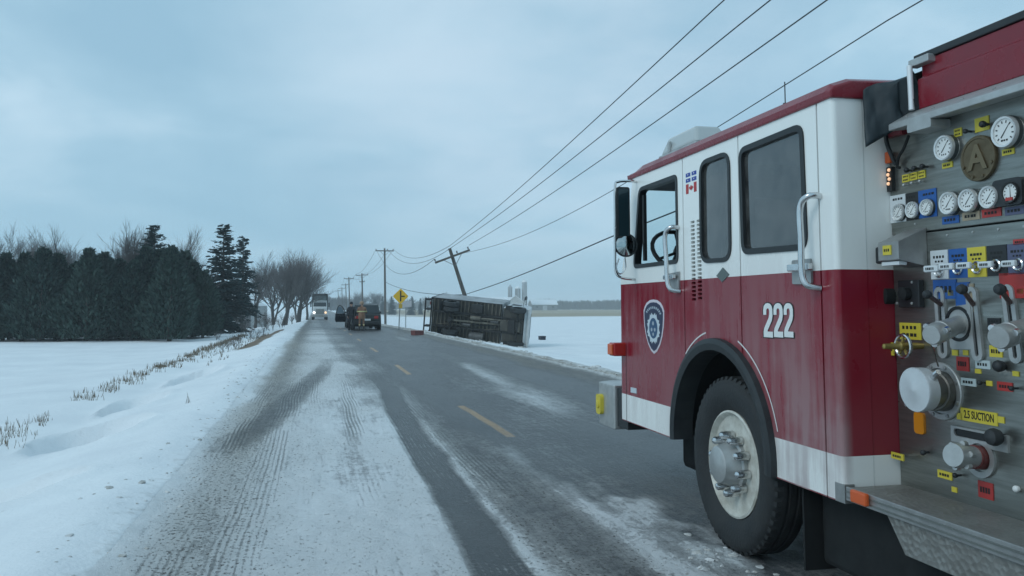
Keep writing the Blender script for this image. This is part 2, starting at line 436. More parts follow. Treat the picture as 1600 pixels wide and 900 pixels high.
def road_material():
    m_, nt, bs, out = newmat('snowy_asphalt'); L = nt.links
    tc_ = N(nt, 'ShaderNodeTexCoord'); P = tc_.outputs['Object']
    at = N(nt, 'ShaderNodeAttribute', attribute_name='cover')      # r: snow, g: dirt in it, b: yellow line
    sp = N(nt, 'ShaderNodeSeparateColor'); L.new(at.outputs['Color'], sp.inputs[0])
    def noise(scale, det=5.0, st=None, rough=.6):
        v = P
        if st:
            mp = N(nt, 'ShaderNodeMapping'); mp.inputs['Scale'].default_value = st; L.new(P, mp.inputs[0]); v = mp.outputs[0]
        n = N(nt, 'ShaderNodeTexNoise', i_Scale=scale, i_Detail=det, i_Roughness=rough); L.new(v, n.inputs['Vector']); return n.outputs[0]
    def math_(op, a, b=None, c=None):
        n = N(nt, 'ShaderNodeMath', operation=op)
        for i, q in enumerate((a, b, c)):
            if q is None: continue
            if isinstance(q, (int, float)): n.inputs[i].default_value = q
            else: L.new(q, n.inputs[i])
        return n.outputs[0]
    nf = noise(26, 7, None, .75)
    nm = noise(5.5, 6, (1, .8, 1), .7)
    ns = noise(1.0, 7, (19, .9, 1), .75)          # tyre streaks along the road
    ng = noise(110, 4, None, .7)
    k = math_('ADD', math_('MULTIPLY_ADD', nf, .95, -.475), math_('MULTIPLY_ADD', ns, .66, -.33))
    k = math_('ADD', k, math_('MULTIPLY_ADD', ng, .55, -.275))
    k = math_('ADD', k, math_('MULTIPLY_ADD', nm, .5, -.25))
    # tread ribs pressed into the snow, broken into blocks
    sx_ = N(nt, 'ShaderNodeSeparateXYZ'); L.new(P, sx_.inputs[0])
    wob = math_('MULTIPLY_ADD', noise(.35, 1), .10, 0.0)
    rib = math_('SINE', math_('MULTIPLY', math_('ADD', sx_.outputs['X'], wob), 150.0))
    blk = math_('SINE', math_('ADD', math_('MULTIPLY', sx_.outputs['Y'], 95.0), math_('MULTIPLY', sx_.outputs['X'], 60.0)))
    trd = math_('MULTIPLY_ADD', blk, .35, rib)
    k = math_('ADD', k, math_('MULTIPLY', trd, math_('MULTIPLY', at.outputs['Alpha'], math_('MULTIPLY_ADD', nm, .55, -.12))))
    cov = math_('ADD', sp.outputs[0], k)
    mr = N(nt, 'ShaderNodeMapRange', i_1=.18, i_2=.74); L.new(cov, mr.inputs[0])
    asp = N(nt, 'ShaderNodeMix', data_type='RGBA'); asp.inputs[6].default_value = (.043, .046, .050, 1); asp.inputs[7].default_value = (.085, .086, .086, 1)
    nb_ = noise(1.1, 6, (1.5, .5, 1), .6)
    r1 = N(nt, 'ShaderNodeMapRange', i_1=.35, i_2=.7); L.new(nb_, r1.inputs[0]); L.new(r1.outputs[0], asp.inputs[0])
    # yellow paint, worn
    yw = math_('ADD', sp.outputs[2], math_('MULTIPLY_ADD', nf, .9, -.5))
    ry = N(nt, 'ShaderNodeMapRange', i_1=.3, i_2=1.0, i_4=.68); L.new(yw, ry.inputs[0])
    yl = N(nt, 'ShaderNodeMix', data_type='RGBA'); yl.inputs[7].default_value = (.56, .31, .11, 1); L.new(asp.outputs[2], yl.inputs[6]); L.new(ry.outputs[0], yl.inputs[0])
    sn = N(nt, 'ShaderNodeMix', data_type='RGBA'); sn.inputs[6].default_value = (.79, .81, .82, 1); sn.inputs[7].default_value = (.33, .315, .285, 1)
    dr = math_('ADD', sp.outputs[1], math_('MULTIPLY_ADD', nf, .5, -.25))
    L.new(dr, sn.inputs[0]); sn.clamp_factor = True
    fin = N(nt, 'ShaderNodeMix', data_type='RGBA'); L.new(mr.outputs[0], fin.inputs[0]); L.new(yl.outputs[2], fin.inputs[6]); L.new(sn.outputs[2], fin.inputs[7])
    # dark crumbs: grit, plus the shaded sides of snow lumps put into the colour
    cr = noise(1, 4, (42, 26, 30), .65); cr = math_('MULTIPLY_ADD', sp.outputs[1], .10, cr); rc_ = N(nt, 'ShaderNodeMapRange', i_1=.635, i_2=.68); L.new(cr, rc_.inputs[0])
    rc2 = N(nt, 'ShaderNodeMapRange', i_1=.06, i_2=.22, i_4=.8); L.new(sp.outputs[1], rc2.inputs[0]); rcm = math_('MULTIPLY', rc_.outputs[0], rc2.outputs[0])
    crm = N(nt, 'ShaderNodeMix', data_type='RGBA'); crm.inputs[7].default_value = (.10, .092, .08, 1); L.new(rcm, crm.inputs[0]); L.new(fin.outputs[2], crm.inputs[6])
    L.new(crm.outputs[2], bs.inputs['Base Color'])
    rg = N(nt, 'ShaderNodeMapRange', i_1=0, i_2=1, i_3=.34, i_4=.8); L.new(mr.outputs[0], rg.inputs[0]); L.new(rg.outputs[0], bs.inputs['Roughness'])
    bs.inputs['Specular IOR Level'].default_value = .4
    hgt = math_('ADD', math_('ADD', math_('MULTIPLY', mr.outputs[0], .7), math_('MULTIPLY', ng, .35)), math_('MULTIPLY', nf, .5))
    bp = N(nt, 'ShaderNodeBump', i_Strength=1.0, i_Distance=.03); L.new(math_('MULTIPLY_ADD', rcm, -.8, hgt), bp.inputs['Height']); L.new(bp.outputs[0], bs.inputs['Normal'])
    return m_
M_GROUND, M_ROAD = ground_material(), road_material()

def axis(parts):
    out = []
    for a, b, st in parts: out += list(np.arange(a, b, st))
    return out
def grow(a, b, st, g):
    out = [a]
    while out[-1] < b: out.append(out[-1] + st); st *= g
    return out
def grid_obj(name, xs, ys, zfun, cfun, mat_):
    xs, ys = np.array(sorted(xs)), np.array(sorted(ys))
    X, Y = np.meshgrid(xs, ys)
    Z = zfun(X, Y)
    nx, ny = len(xs), len(ys)
    me = bpy.data.meshes.new(name)
    me.vertices.add(nx * ny); me.vertices.foreach_set('co', np.stack([X, Y, Z], -1).reshape(-1))
    i = np.arange(nx * ny).reshape(ny, nx)
    q = np.stack([i[:-1, :-1], i[:-1, 1:], i[1:, 1:], i[1:, :-1]], -1).reshape(-1, 4)
    me.loops.add(q.size); me.loops.foreach_set('vertex_index', q.reshape(-1))
    me.polygons.add(len(q)); me.polygons.foreach_set('loop_start', np.arange(0, q.size, 4))
    me.polygons.foreach_set('use_smooth', np.ones(len(q), bool))
    me.update(calc_edges=True)
    ca = me.color_attributes.new('cover', 'FLOAT_COLOR', 'POINT')
    r, g, b, *al = cfun(X, Y)
    ca.data.foreach_set('color', np.stack([r, g, b, al[0] if al else np.ones_like(r)], -1).reshape(-1))
    me.materials.append(mat_)
    o = bpy.data.objects.new(name, me); COL.objects.link(o)
    return o

def g_z(X, Y):
    z = terrain(X, Y)
    inside = sst(ROAD_L + .02, ROAD_L + .16, X) * sst(ROAD_R - .02, ROAD_R - .22, X)
    lump = (fbm(X * 5, Y * 4, 3, 40) - .5)
    edge = .8 * np.exp(-((X + 1.3) / .4) ** 2) + 1.4 * np.exp(-((X - 5.95) / .5) ** 2)
    return z + lump * .06 * edge * (1 - sst(40, 80, Y)) - .12 * inside
def g_c(X, Y):
    soil = np.zeros_like(X)
    n_soil = fbm(X * .5, Y * .3, 3, 61)
    # bare brown bank beside the road where the snow blew off
    a = np.exp(-((X + 2.5 + .2 * (n_soil - .5)) / .42) ** 2) * sst(29, 34, Y) * (1 - sst(60, 72, Y))
    soil = np.maximum(soil, a * 1.15)
    soil = np.maximum(soil, .30 * np.exp(-((X + 4.15) / .25) ** 2) * (1 - sst(50, 80, Y)))
    soil = np.maximum(soil, .30 * sst(.52, .75, fbm(X * .8, Y * .5, 3, 60)) * sst(-1.0, -1.6, X) * sst(-3.2, -2.2, X) * (1 - sst(20, 40, Y)))
    stub = sst(215, 260, Y + (fbm(X * .02, Y * .02, 2, 3) - .5) * 60) * sst(6, 40, X) * (.75 + .5 * (fbm(X * .01, Y * .02, 3, 31) - .3)) * (1 - .6 * sst(520, 700, Y))
    grit = .20 * np.exp(-((X + 1.05) / .25) ** 2) + .75 * np.exp(-((X - 5.85) / .28) ** 2) + .3 * np.exp(-((X - 6.4) / .4) ** 2)
    return soil, stub, grit
gx = axis([(-9, -1, .085), (-1, 5.6, .5), (5.6, 9.5, .09)]) + [9.5 + (t - 9.5) for t in grow(9.5, 1900, .14, 1.07)] + [-t for t in grow(9, 1900, .12, 1.07)]
gy = list(np.arange(-12, 2, .8)) + grow(2, 2800, .07, 1.0105)
ground = grid_obj('ground', sorted(set(np.round(gx, 3))), sorted(set(np.round(gy, 3))), g_z, g_c, M_GROUND)
tag(ground, kind='structure')

# tyre paths on the road: (x, y) polylines
def pathx(pts, Y):
    ys = [p[1] for p in pts]; xs = [p[0] for p in pts]
    return np.interp(Y, ys, xs)
DARK = [(1.0, -5), (1.02, 4.5), (1.07, 6.8), (1.09, 9.1), (1.14, 11.3), (1.28, 14.7), (1.2, 19), (.9, 24), (.75, 40)]
LEFT = [(-1.3, 5.5), (-.95, 8.0), (-.62, 10.5), (-.43, 12.3), (.21, 19.3), (.45, 26)]
def band(X, Y, pts, hw, soft=.05):
    return 1 - sst(hw - soft, hw + soft, np.abs(X - pathx(pts, Y)))
def r_c(X, Y):
    n1_ = fbm(X * .9, Y * .35, 4, 11); n2_ = fbm(X * 3.2, Y * 1.1, 3, 12); n3_ = fbm(X * 6, Y * .3, 3, 17)
    front = 12.3 + (n1_ - .5) * 5.0 + (n2_ - .5) * 2.2 - .5 * X
    left = 1 - sst(1.75, 2.45, X + (n2_ - .5) * .7 - .12 * (6 - np.clip(Y, 3, 12)))
    # packed snow on the near part of the left lane
    s = left * (1 - sst(-3.0, 4.5, Y - front)) * (.84 + .34 * (n2_ - .5) + .30 * (n1_ - .5) - .07 * np.exp(-((X + .55) / .45) ** 2))
    # thin dirty film further up the left lane
    film = (1 - .45 * sst(.1, 1.3, X)) * (.88 - .44 * sst(18, 75, Y)) + (n1_ - .5) * .5 + (n2_ - .5) * .25
    film = film + .10 * np.exp(-((X - .55) / .3) ** 2) * (1 - sst(30, 90, Y))
    s = np.maximum(s, np.clip(film, 0, 1) * (1 - sst(1.1, 2.1, X)))
    # pale smears on the right lane
    smear = .42 * np.exp(-((X - 3.1 - .02 * Y) / .35) ** 2) * sst(.48, .66, fbm(X * .8, Y * .16, 3, 14)) + .30 * sst(.5, .7, fbm(X * 1.1, Y * .2, 4, 15)) * sst(1.9, 2.6, X) * sst(4.6, 3.8, X)
    s = np.maximum(s, smear * sst(7, 11, Y))
    s = np.maximum(s, (.20 + .35 * (n1_ - .4)) * sst(1.8, 2.2, X) * (1 - sst(3.0, 3.6, X)) * (1 - sst(11, 16, Y)))
    s = np.maximum(s, (.10 + .30 * (n1_ - .5)) * sst(1.8, 2.2, X))
    # scraped grey zone between the dark wheel track and the centre line
    gz_ = sst(1.2, 1.35, X) * sst(1.95, 1.75, X) * (1 - sst(9, 12.5, Y))
    s = s * (1 - gz_ * (.22 + .6 * (n3_ - .4)))
    gz2 = np.exp(-((X - 1.62 - .02 * (6 - Y)) / .16) ** 2) * (1 - sst(9, 12, Y))
    s = s * (1 - .28 * gz2)
    # chunky snow beside the front wheel
    ch = sst(3.2, 3.9, Y) * (1 - sst(6.0, 7.6, Y)) * sst(1.72, 1.95, X) * sst(2.75, 2.35, X)
    s = np.maximum(s, ch * (.22 + .55 * sst(.30, .72, fbm(X * 3.6, Y * 2.4, 4, 19))))
    # wheel tracks
    d = band(X + (n2_ - .5) * .06, Y, DARK, .16, .05) * (1 - .8 * sst(13, 19, Y))
    s = s * (1 - .84 * d)
    dl = band(X, Y, LEFT, .2, .14) * sst(7.6, 9.8, Y) * (1 - sst(18, 25, Y))
    s = s * (1 - .55 * dl)
    d3 = np.exp(-((X + .55) / .24) ** 2) * sst(8.5, 13, Y) * (1 - .5 * sst(30, 80, Y)); s = s * (1 - .16 * d3)
    d4 = np.exp(-((X - .42 - .016 * (Y - 9)) / .11) ** 2) * sst(5.5, 10, Y) * (1 - sst(11, 15, Y)) * (.4 + n1_); s = s * (1 - .35 * d4)
    tread = np.zeros_like(X)
    for cx, hw, sl in ((-.40, .15, .012), (-.04, .09, .01), (.44, .11, .016), (-.80, .11, .0), (1.55, .22, -.03), (1.05, .15, .0)):
        c_ = cx + sl * (Y - 7)
        tread = np.maximum(tread, (1 - sst(hw - .03, hw + .03, np.abs(X - c_))) * (1 - sst(13, 20, Y)) * sst(.30, .55, fbm(X * .5 + cx * 7, Y * .35, 3, 23)))
    # snow closing in from both sides
    edge_l = 1 - sst(-1.15, -.82, X + (n1_ - .5) * .35 + (n2_ - .5) * .2)
    s = np.maximum(s, edge_l * 1.1)
    sh = sst(4.75, 5.3, X + (n1_ - .5) * .5)
    s = np.maximum(s, sh * (.48 + .5 * (n2_ - .4)))
    s = np.maximum(s, sst(5.45, 5.75, X) * .9)
    # dirt: brown grit in the snow
    dirt = .13 + .30 * (n2_ - .45) + .30 * np.exp(-((X + .65) / .45) ** 2) + .20 * sst(9, 20, Y) + .55 * sh * (1 - .55 * sst(5.5, 5.75, X)) + .34 * gz_
    dirt = dirt * (1 - .9 * edge_l) + .25 * np.exp(-((X + .72) / .25) ** 2) * (.3 + n1_)
    # centre line dashes
    ln = np.zeros_like(X)
    cl = 2.14 - .16 * sst(9, 17, Y) - .10 * sst(17, 40, Y)
    for k in range(16):
        y0 = 9.1 + 8.75 * k
        wob = 1 - sst(.045, .075, np.abs(X - cl))
        ln = np.maximum(ln, wob * (Y > y0) * (Y < y0 + 3.0) * 1.0)
    s = s * (1 - .45 * ln) + .10 * ln * n2_
    return np.clip(s, 0, 1.2), np.clip(dirt, 0, 1), ln, np.clip(tread, 0, 1)
def r_z(X, Y):
    s = r_c(X, Y)[0]
    near = 1 - sst(14, 40, Y)
    base = terrain(X, Y) + .012
    crown = -.012 * np.abs(X - 1.95)
    return base + crown * 0 + (s * .022 + (fbm(X * 8, Y * 5, 3, 50) - .5) * .034 * s + (fbm(X * 2.2, Y * 1.6, 3, 52) - .5) * .07 * (1 - sst(-1.15, -.8, X))) * near
rx = axis([(ROAD_L, 3.0, .028), (3.0, ROAD_R, .06)]) + [ROAD_R]
ry = list(np.arange(-12, 3.6, .5)) + grow(3.6, 420, .024, 1.0098)
road = grid_obj('road', rx, ry, r_z, r_c, M_ROAD)
tag(road, kind='structure')

# ================================================================== fire engine
KO = (3.58, 4.9, 0.0)              # origin of the engine's own frame
def k2w(kx, ky, z=0.0):
    return Vector((kx * math.cos(KA) + ky * math.sin(KA), -kx * math.sin(KA) + ky * math.cos(KA), z))
fe = empty('fire_engine', k2w(*KO[:2]), -KA, 'red and white fire engine numbered 222 with an open steel pump panel', 'fire engine')
SX = 2.36                          # left side of the cab
SXR = 4.80                         # right side
ZR, ZS0, ZS1 = 1.632, .555, .765   # red/white line, lower white stripe

def truck_paint():
    """two-tone cab paint laid out by height, with winter road film"""
    m_, nt, bs, out = newmat('cab_paint'); L = nt.links
    tc_ = N(nt, 'ShaderNodeTexCoord'); s3 = N(nt, 'ShaderNodeSeparateXYZ'); L.new(tc_.outputs['Object'], s3.inputs[0])
    def step(th):
        n = N(nt, 'ShaderNodeMath', operation='GREATER_THAN', i_1=th); L.new(s3.outputs['Z'], n.inputs[0]); return n.outputs[0]
    def mixc(f, a, b):
        n = N(nt, 'ShaderNodeMix', data_type='RGBA')
        for k, q in ((0, f), (6, a), (7, b)):
            if isinstance(q, tuple): n.inputs[k].default_value = (*q, 1)
            else: L.new(q, n.inputs[k])
        return n.outputs[2]
    red, white = (.21, .006, .018), (.80, .81, .78)
    c = mixc(step(ZS0 + .006), red, white)
    c = mixc(step(ZS1), c, red)
    c = mixc(step(ZR), c, white)
    c = mixc(step(2.455), c, red)
    nz = N(nt, 'ShaderNodeTexNoise', i_Scale=1.5, i_Detail=7.0, i_Roughness=.62); L.new(tc_.outputs['Object'], nz.inputs['Vector'])
    mp = N(nt, 'ShaderNodeMapping'); mp.inputs['Scale'].default_value = (1, 13, .9); L.new(tc_.outputs['Object'], mp.inputs[0])
    st = N(nt, 'ShaderNodeTexNoise', i_Scale=1.0, i_Detail=5.0, i_Roughness=.6); L.new(mp.outputs[0], st.inputs['Vector'])
    low = N(nt, 'ShaderNodeMapRange', i_1=2.0, i_2=.6, i_3=0.0, i_4=1.0); L.new(s3.outputs['Z'], low.inputs[0])
    aft = N(nt, 'ShaderNodeMapRange', i_1=.6, i_2=-.9, i_3=.45, i_4=1.15); L.new(s3.outputs['Y'], aft.inputs[0])
    ad = N(nt, 'ShaderNodeMath', operation='ADD'); L.new(nz.outputs[0], ad.inputs[0]); L.new(st.outputs[0], ad.inputs[1])
    mr = N(nt, 'ShaderNodeMapRange', i_1=.84, i_2=1.16, i_3=.04, i_4=1.0); L.new(ad.outputs[0], mr.inputs[0])
    g1 = N(nt, 'ShaderNodeMath', operation='MULTIPLY'); L.new(mr.outputs[0], g1.inputs[0]); L.new(low.outputs[0], g1.inputs[1])
    g2 = N(nt, 'ShaderNodeMath', operation='MULTIPLY'); L.new(g1.outputs[0], g2.inputs[0]); L.new(aft.outputs[0], g2.inputs[1])
    g3 = N(nt, 'ShaderNodeMath', operation='MULTIPLY', i_1=.62); L.new(g2.outputs[0], g3.inputs[0])
    sidem = N(nt, 'ShaderNodeMapRange', i_1=SX - KO[0] + .02, i_2=SX - KO[0] + .06, i_3=1.0, i_4=.12); L.new(s3.outputs['X'], sidem.inputs[0])
    g4 = N(nt, 'ShaderNodeMath', operation='MULTIPLY'); L.new(g3.outputs[0], g4.inputs[0]); L.new(sidem.outputs[0], g4.inputs[1]); g3 = g4
    c = mixc(g3.outputs[0], c, (.36, .29, .29))
    L.new(c, bs.inputs['Base Color'])
    rr = N(nt, 'ShaderNodeMapRange', i_1=0, i_2=.5, i_3=.14, i_4=.5); L.new(g2.outputs[0], rr.inputs[0]); L.new(rr.outputs[0], bs.inputs['Roughness']); bs.inputs['Specular IOR Level'].default_value = .35
    return m_
M_CAB = truck_paint()
M_RED = mat('red_paint', (.21, .008, .018), .25, var=.25, vscale=4, col2=(.17, .02, .03))
M_WHITE = mat('white_paint', (.72, .73, .70), .35, var=.12, vscale=5)
M_STEEL = mat('brushed_steel', (.33, .335, .31), .34, .88, var=.35, vscale=2.2, stretch=(1, 1.5, 20), col2=(.20, .205, .19))
M_STEEL2 = mat('dull_steel', (.42, .42, .41), .42, .7, var=.3, vscale=9)
M_CHROME = mat('chrome', (.72, .72, .72), .18, 1.0, var=.2, vscale=12)
M_ALU = mat('cast_aluminium', (.50, .51, .50), .45, .6, var=.25, vscale=10)
M_BLACK = mat('black_rubber', (.012, .015, .017), .55, var=.4, vscale=8, col2=(.03, .034, .036))
M_TYRE = mat('tyre_rubber', (.011, .013, .015), .72, var=.5, vscale=7, col2=(.030, .032, .032), bump=.2, bscale=60)
M_GASKET = mat('black_gasket', (.010, .012, .013), .45)
M_UNDER = mat('grimy_chassis', (.007, .009, .010), .8, var=.4, vscale=5)
M_TARP = mat('dark_tarpaulin', (.018, .030, .036), .62, var=.4, vscale=4, bump=.6, bscale=6)
M_YEL = mat('yellow_label', (.62, .50, .05), .5)
M_TEXT = mat('black_print', (.01, .01, .01), .6)
M_AMBER = mat('amber_lens', (.62, .22, .015), .25)
M_REDL = mat('red_lens', (.38, .02, .015), .25)
M_ORNG = mat('orange_lens', (.60, .10, .02), .3)
M_BRONZE = mat('bronze', (.16, .125, .075), .5, .6, var=.35, vscale=20)
M_BRASS = mat('brass', (.42, .31, .10), .4, .8, var=.3, vscale=20)
M_DIALW = mat('dial_white', (.72, .73, .71), .5)
M_SEAT = mat('seat_vinyl', (.02, .022, .025), .6)
M_INNER = mat('cab_lining', (.03, .033, .036), .7)
G_CLEAR = glass('cab_glass', (.80, .90, .90))
G_TINT = glass('tinted_glass', (.16, .22, .23), refl=.13, dust=.16)
G_LENS = mat('clear_lens', (.42, .45, .44), .12, .0, .8)

def KB(b, name, m_, parent=fe, bevel=0, **k): return b.build(name, m_, parent, KO, bevel, **k)
def T(px, py, kx=SX): return tk(px, py, kx)
def quadpx(pts, kx=SX): return [T(x, y, kx) for x, y in pts]

TH = .045                          # wall thickness
Z_TOP = 2.452
# ---- cab side panels, left. vertical seams at these places along the truck
YF, YD1, YD2, YD3, YRR = 6.376, 5.165, 4.395, 3.60, 3.47
AX = (4.60, .528)                  # front axle: along, height
ARCH = .648
AC = (4.705, .605)               # centre of the wheel arch
# openings (rounded), from the photograph
def win(pts, r): return rpoly(quadpx(pts), r)
W1 = rpoly([(6.08, 1.755), (5.255, 1.755), (5.255, 2.355), (5.95, 2.355), ], [.05, .05, .05, .08])
W2 = win([(1096, 410), (1143, 407), (1140, 236), (1094, 254)], .10)
W3 = win([(1161, 396), (1262, 388), (1254, 194), (1156, 234)], .07)
GAP = .006
yfa, yra = AC[0] + ARCH, AC[0] - ARCH
def arcseg(a0, a1, n=14): return [(AC[0] + ARCH * math.cos(a), AC[1] + ARCH * math.sin(a)) for a in np.linspace(a0, a1, n)]
# front door
door1 = [(YF, ZS0), (YF, 1.66), (6.07, 2.40), (6.05, Z_TOP), (YD1 + GAP, Z_TOP)]
a1 = math.acos((YD1 + GAP - AC[0]) / ARCH)
door1 += [(YD1 + GAP, AC[1] + ARCH * math.sin(a1))] + arcseg(a1, R(2.4), 8) + [(yfa, ZS0)]
d1 = holed('front_door', door1, [W1], SX, SX + TH, M_CAB, fe, KO)
# engine panel between the doors
a2 = math.acos((YD1 - GAP - AC[0]) / ARCH); a3 = math.acos((YD2 + GAP - AC[0]) / ARCH)
mid = [(YD1 - GAP, Z_TOP), (YD2 + GAP, Z_TOP), (YD2 + GAP, AC[1] + ARCH * math.sin(a3))] + arcseg(a3, a2, 14)
vent_holes = []
for j in range(20):
    for kcol in range(2):
        cxp = (1081 if kcol == 0 else 1090.5) + .25 * j * (10 / 20)
        y_, z_ = T(cxp + 1, 347 - kcol * 2 + j * 6.35)
        vent_holes.append(rpoly([(y_ - .030, z_ - .0085), (y_ + .030, z_ - .0085), (y_ + .030, z_ + .0085), (y_ - .030, z_ + .0085)], .006, 2))
pm = holed('engine_panel', mid, [W2] + vent_holes, SX, SX + TH, M_CAB, fe, KO)
a4 = math.acos((YD2 - GAP - AC[0]) / ARCH)
door2 = [(YD2 - GAP, Z_TOP), (YD3 + GAP, Z_TOP), (YD3 + GAP, ZS0), (yra, ZS0)] + arcseg(R(177.6), a4, 12)
d2 = holed('rear_door', door2, [W3], SX, SX + TH, M_CAB, fe, KO)
# rear corner post with a rounded edge, and the back wall
KB(MB().prism(rpoly([(SX, YD3 - GAP), (SX, YRR), (SX + .16, YRR), (SX + .16, YRR + .045), (SX + .045, YD3 - GAP)], [0, .028, 0, 0, 0]), 2, ZS0, Z_TOP), 'corner_post', M_CAB)
KB(MB().box((SX + .162, YRR + .002, ZS0), (SXR - .16, YRR + .04, Z_TOP)), 'back_wall', M_CAB)
# dark backing behind the vents and between door seams
KB(MB().box((SX + TH + .03, YD2, 1.25), (SX + TH + .05, YD1, 2.3)).box((SX + TH - .004, YD1 - .03, 1.2), (SX + TH + .006, YD1 + .03, Z_TOP)).box((SX + TH - .004, YD2 - .03, 1.2), (SX + TH + .006, YD2 + .03, Z_TOP)).box((SX + TH + .002, YD3 - .03, ZS0), (SX + TH + .01, YD3 + .03, Z_TOP)), 'seam_backing', M_GASKET)
# front wall with windscreen opening, right wall, floor, roof
fw = MB()
fw.box((SX + .002, YF - .05, ZS0), (SXR, YF, 1.66))
for a_, b_ in ((SX + .002, SX + .10), (SXR - .10, SXR)):
    fw.hexa([(a_, YF - .05, 1.66), (b_, YF - .05, 1.66), (b_, YF, 1.66), (a_, YF, 1.66), (a_, 6.02, Z_TOP), (b_, 6.02, Z_TOP), (b_, 6.09, Z_TOP), (a_, 6.09, Z_TOP)])
KB(fw, 'front_wall', M_CAB)
KB(MB().add([(SX + .10, YF - .02, 1.66), (SXR - .10, YF - .02, 1.66), (SXR - .10, 6.06, Z_TOP), (SX + .10, 6.06, Z_TOP)], [(0, 1, 2, 3)]), 'windscreen', G_CLEAR)
rwy = [(YF, ZS0), (YF, 1.66), (6.07, 2.40), (6.05, Z_TOP), (YRR, Z_TOP), (YRR, ZS0)] + [(yra, ZS0)] + arcseg(R(177.6), R(2.4), 20) + [(yfa, ZS0)]
rw = holed('right_wall', rwy, [[(p[0], p[1]) for p in W1]], SXR - TH, SXR, M_CAB, fe, KO)
KB(MB().add([(SXR - .02, p[0], p[1]) for p in W1], [tuple(range(len(W1)))]), 'right_window', G_CLEAR)
KB(MB().box((SX + TH, YRR + .05, 1.20), (SXR - TH, YF - .06, 1.24)).box((SX + .35, YRR + .05, .62), (SXR - .35, YF - .06, 1.20)), 'cab_floor', M_UNDER)
# roof: red crowned cap with rolled edge
rf = MB()
prof = [(SX - .012, Z_TOP), (SX - .016, Z_TOP + .035), (SX + .01, Z_TOP + .075), (SX + .10, Z_TOP + .105), (SX + .6, Z_TOP + .125)]
prof = prof + [(SX + SXR - x, z) for x, z in prof[::-1]]
ys_ = [(YRR - .012, -.02), (YRR + .03, 0), (5.9, 0), (6.10, -.03), (6.17, -.075)]
vs = []
for y_, dz in ys_:
    for x_, z_ in prof: vs.append((x_, y_, max(Z_TOP, z_ + (dz if z_ > Z_TOP + .05 else 0))))
n_ = len(prof)
fs = [(i * n_ + k, i * n_ + k + 1, (i + 1) * n_ + k + 1, (i + 1) * n_ + k) for i in range(len(ys_) - 1) for k in range(n_ - 1)]
fs += [tuple(range(n_))[::-1], tuple((len(ys_) - 1) * n_ + k for k in range(n_))]
fs += [(i * n_, (i + 1) * n_, (i + 1) * n_ + n_ - 1, i * n_ + n_ - 1) for i in range(len(ys_) - 1)]
rf.add(vs, fs, 0, False)
KB(rf, 'roof', M_RED, bevel=.008)
KB(MB().box((SX + TH + .01, YRR + .06, Z_TOP - .10), (SXR - TH - .01, 6.0, Z_TOP - .02)), 'headliner', M_INNER)
lin = holed('cab_lining', [(6.30, 1.24), (6.28, 1.66), (6.02, 2.40), (YRR + .05, 2.40), (YRR + .05, 1.24)], [W1], SXR - TH - .02, SXR - TH - .01, M_INNER, fe, KO)
KB(MB().box((SX + TH + .01, YRR + .042, 1.24), (SXR - TH - .02, YRR + .055, 2.40)), 'rear_lining', M_INNER)
# glass and rubber gaskets
def gasket(name, loop, w, x0, x1, m_, par):
    cx_ = sum(p[0] for p in loop) / len(loop); cz_ = sum(p[1] for p in loop) / len(loop)
    L_ = len(loop); o_, i_ = [], []
    for k in range(L_):
        a, b, c = Vector(loop[k - 1]), Vector(loop[k]), Vector(loop[(k + 1) % L_])
        t = (c - a).normalized(); nrm = Vector((-t.y, t.x))
        if nrm.dot(b - Vector((cx_, cz_))) < 0: nrm = -nrm
        o_.append(b + nrm * w * .35); i_.append(b - nrm * w)
    b = MB(); vs = [(x0, p.x, p.y) for p in o_] + [(x0, p.x, p.y) for p in i_] + [(x1, p.x, p.y) for p in o_] + [(x1, p.x, p.y) for p in i_]
    fs = []
    for k in range(L_):
        j = (k + 1) % L_
        fs += [(k, j, L_ + j, L_ + k), (2*L_+k, 3*L_+k, 3*L_+j, 2*L_+j), (L_ + k, L_ + j, 3*L_+j, 3*L_+k), (k, 2*L_+k, 2*L_+j, j)]
    b.add(vs, fs); return KB(b, name, m_, par)
def pane(name, loop, kx, m_, par):
    return KB(MB().add([(kx, p[0], p[1]) for p in loop], [tuple(range(len(loop)))]), name, m_, par)
gasket('gasket', W1, .022, SX - .006, SX + TH + .004, M_GASKET, d1)
gasket('gasket', W2, .020, SX - .008, SX + TH + .004, M_GASKET, pm)
gasket('gasket', W3, .024, SX - .008, SX + TH + .004, M_GASKET, d2)
pane('window', W2, SX + .012, G_TINT, pm); pane('window', W3, SX + .014, G_TINT, d2)
KB(MB().box((SX + .006, 5.88, 1.80), (SX + .03, 5.91, 2.30)), 'window_bar', M_GASKET, d1)      # vent-window divider
# interior: dashboard, steering wheel, seats, rear bench
KB(MB().prism(rpoly([(6.30, 1.25), (6.30, 1.70), (6.18, 1.80), (6.06, 1.74), (6.0, 1.25)], .04), 0, SX + TH + .01, SXR - TH - .01), 'dashboard', M_INNER)
sw = MB(); swc = Vector((2.70, 5.98, 1.88)); sax = Vector((0, -.75, .66)).normalized()
u_ = sax.orthogonal().normalized(); w_ = sax.cross(u_)
ring = [swc + (u_ * math.cos(a) + w_ * math.sin(a)) * .22 for a in np.linspace(0, 2 * math.pi, 25)]
sw.tube(ring, .017, 8, caps=False)
for a in (R(90), R(210), R(330)): sw.tube([swc, swc + (u_ * math.cos(a) + w_ * math.sin(a)) * .22], .012, 6)
sw.lathe([(-.02, .05), (.03, .05), (.035, .001)], swc, sax, 12).tube([swc, swc - sax * .35], .03, 8)
KB(sw, 'steering_wheel', M_GASKET)
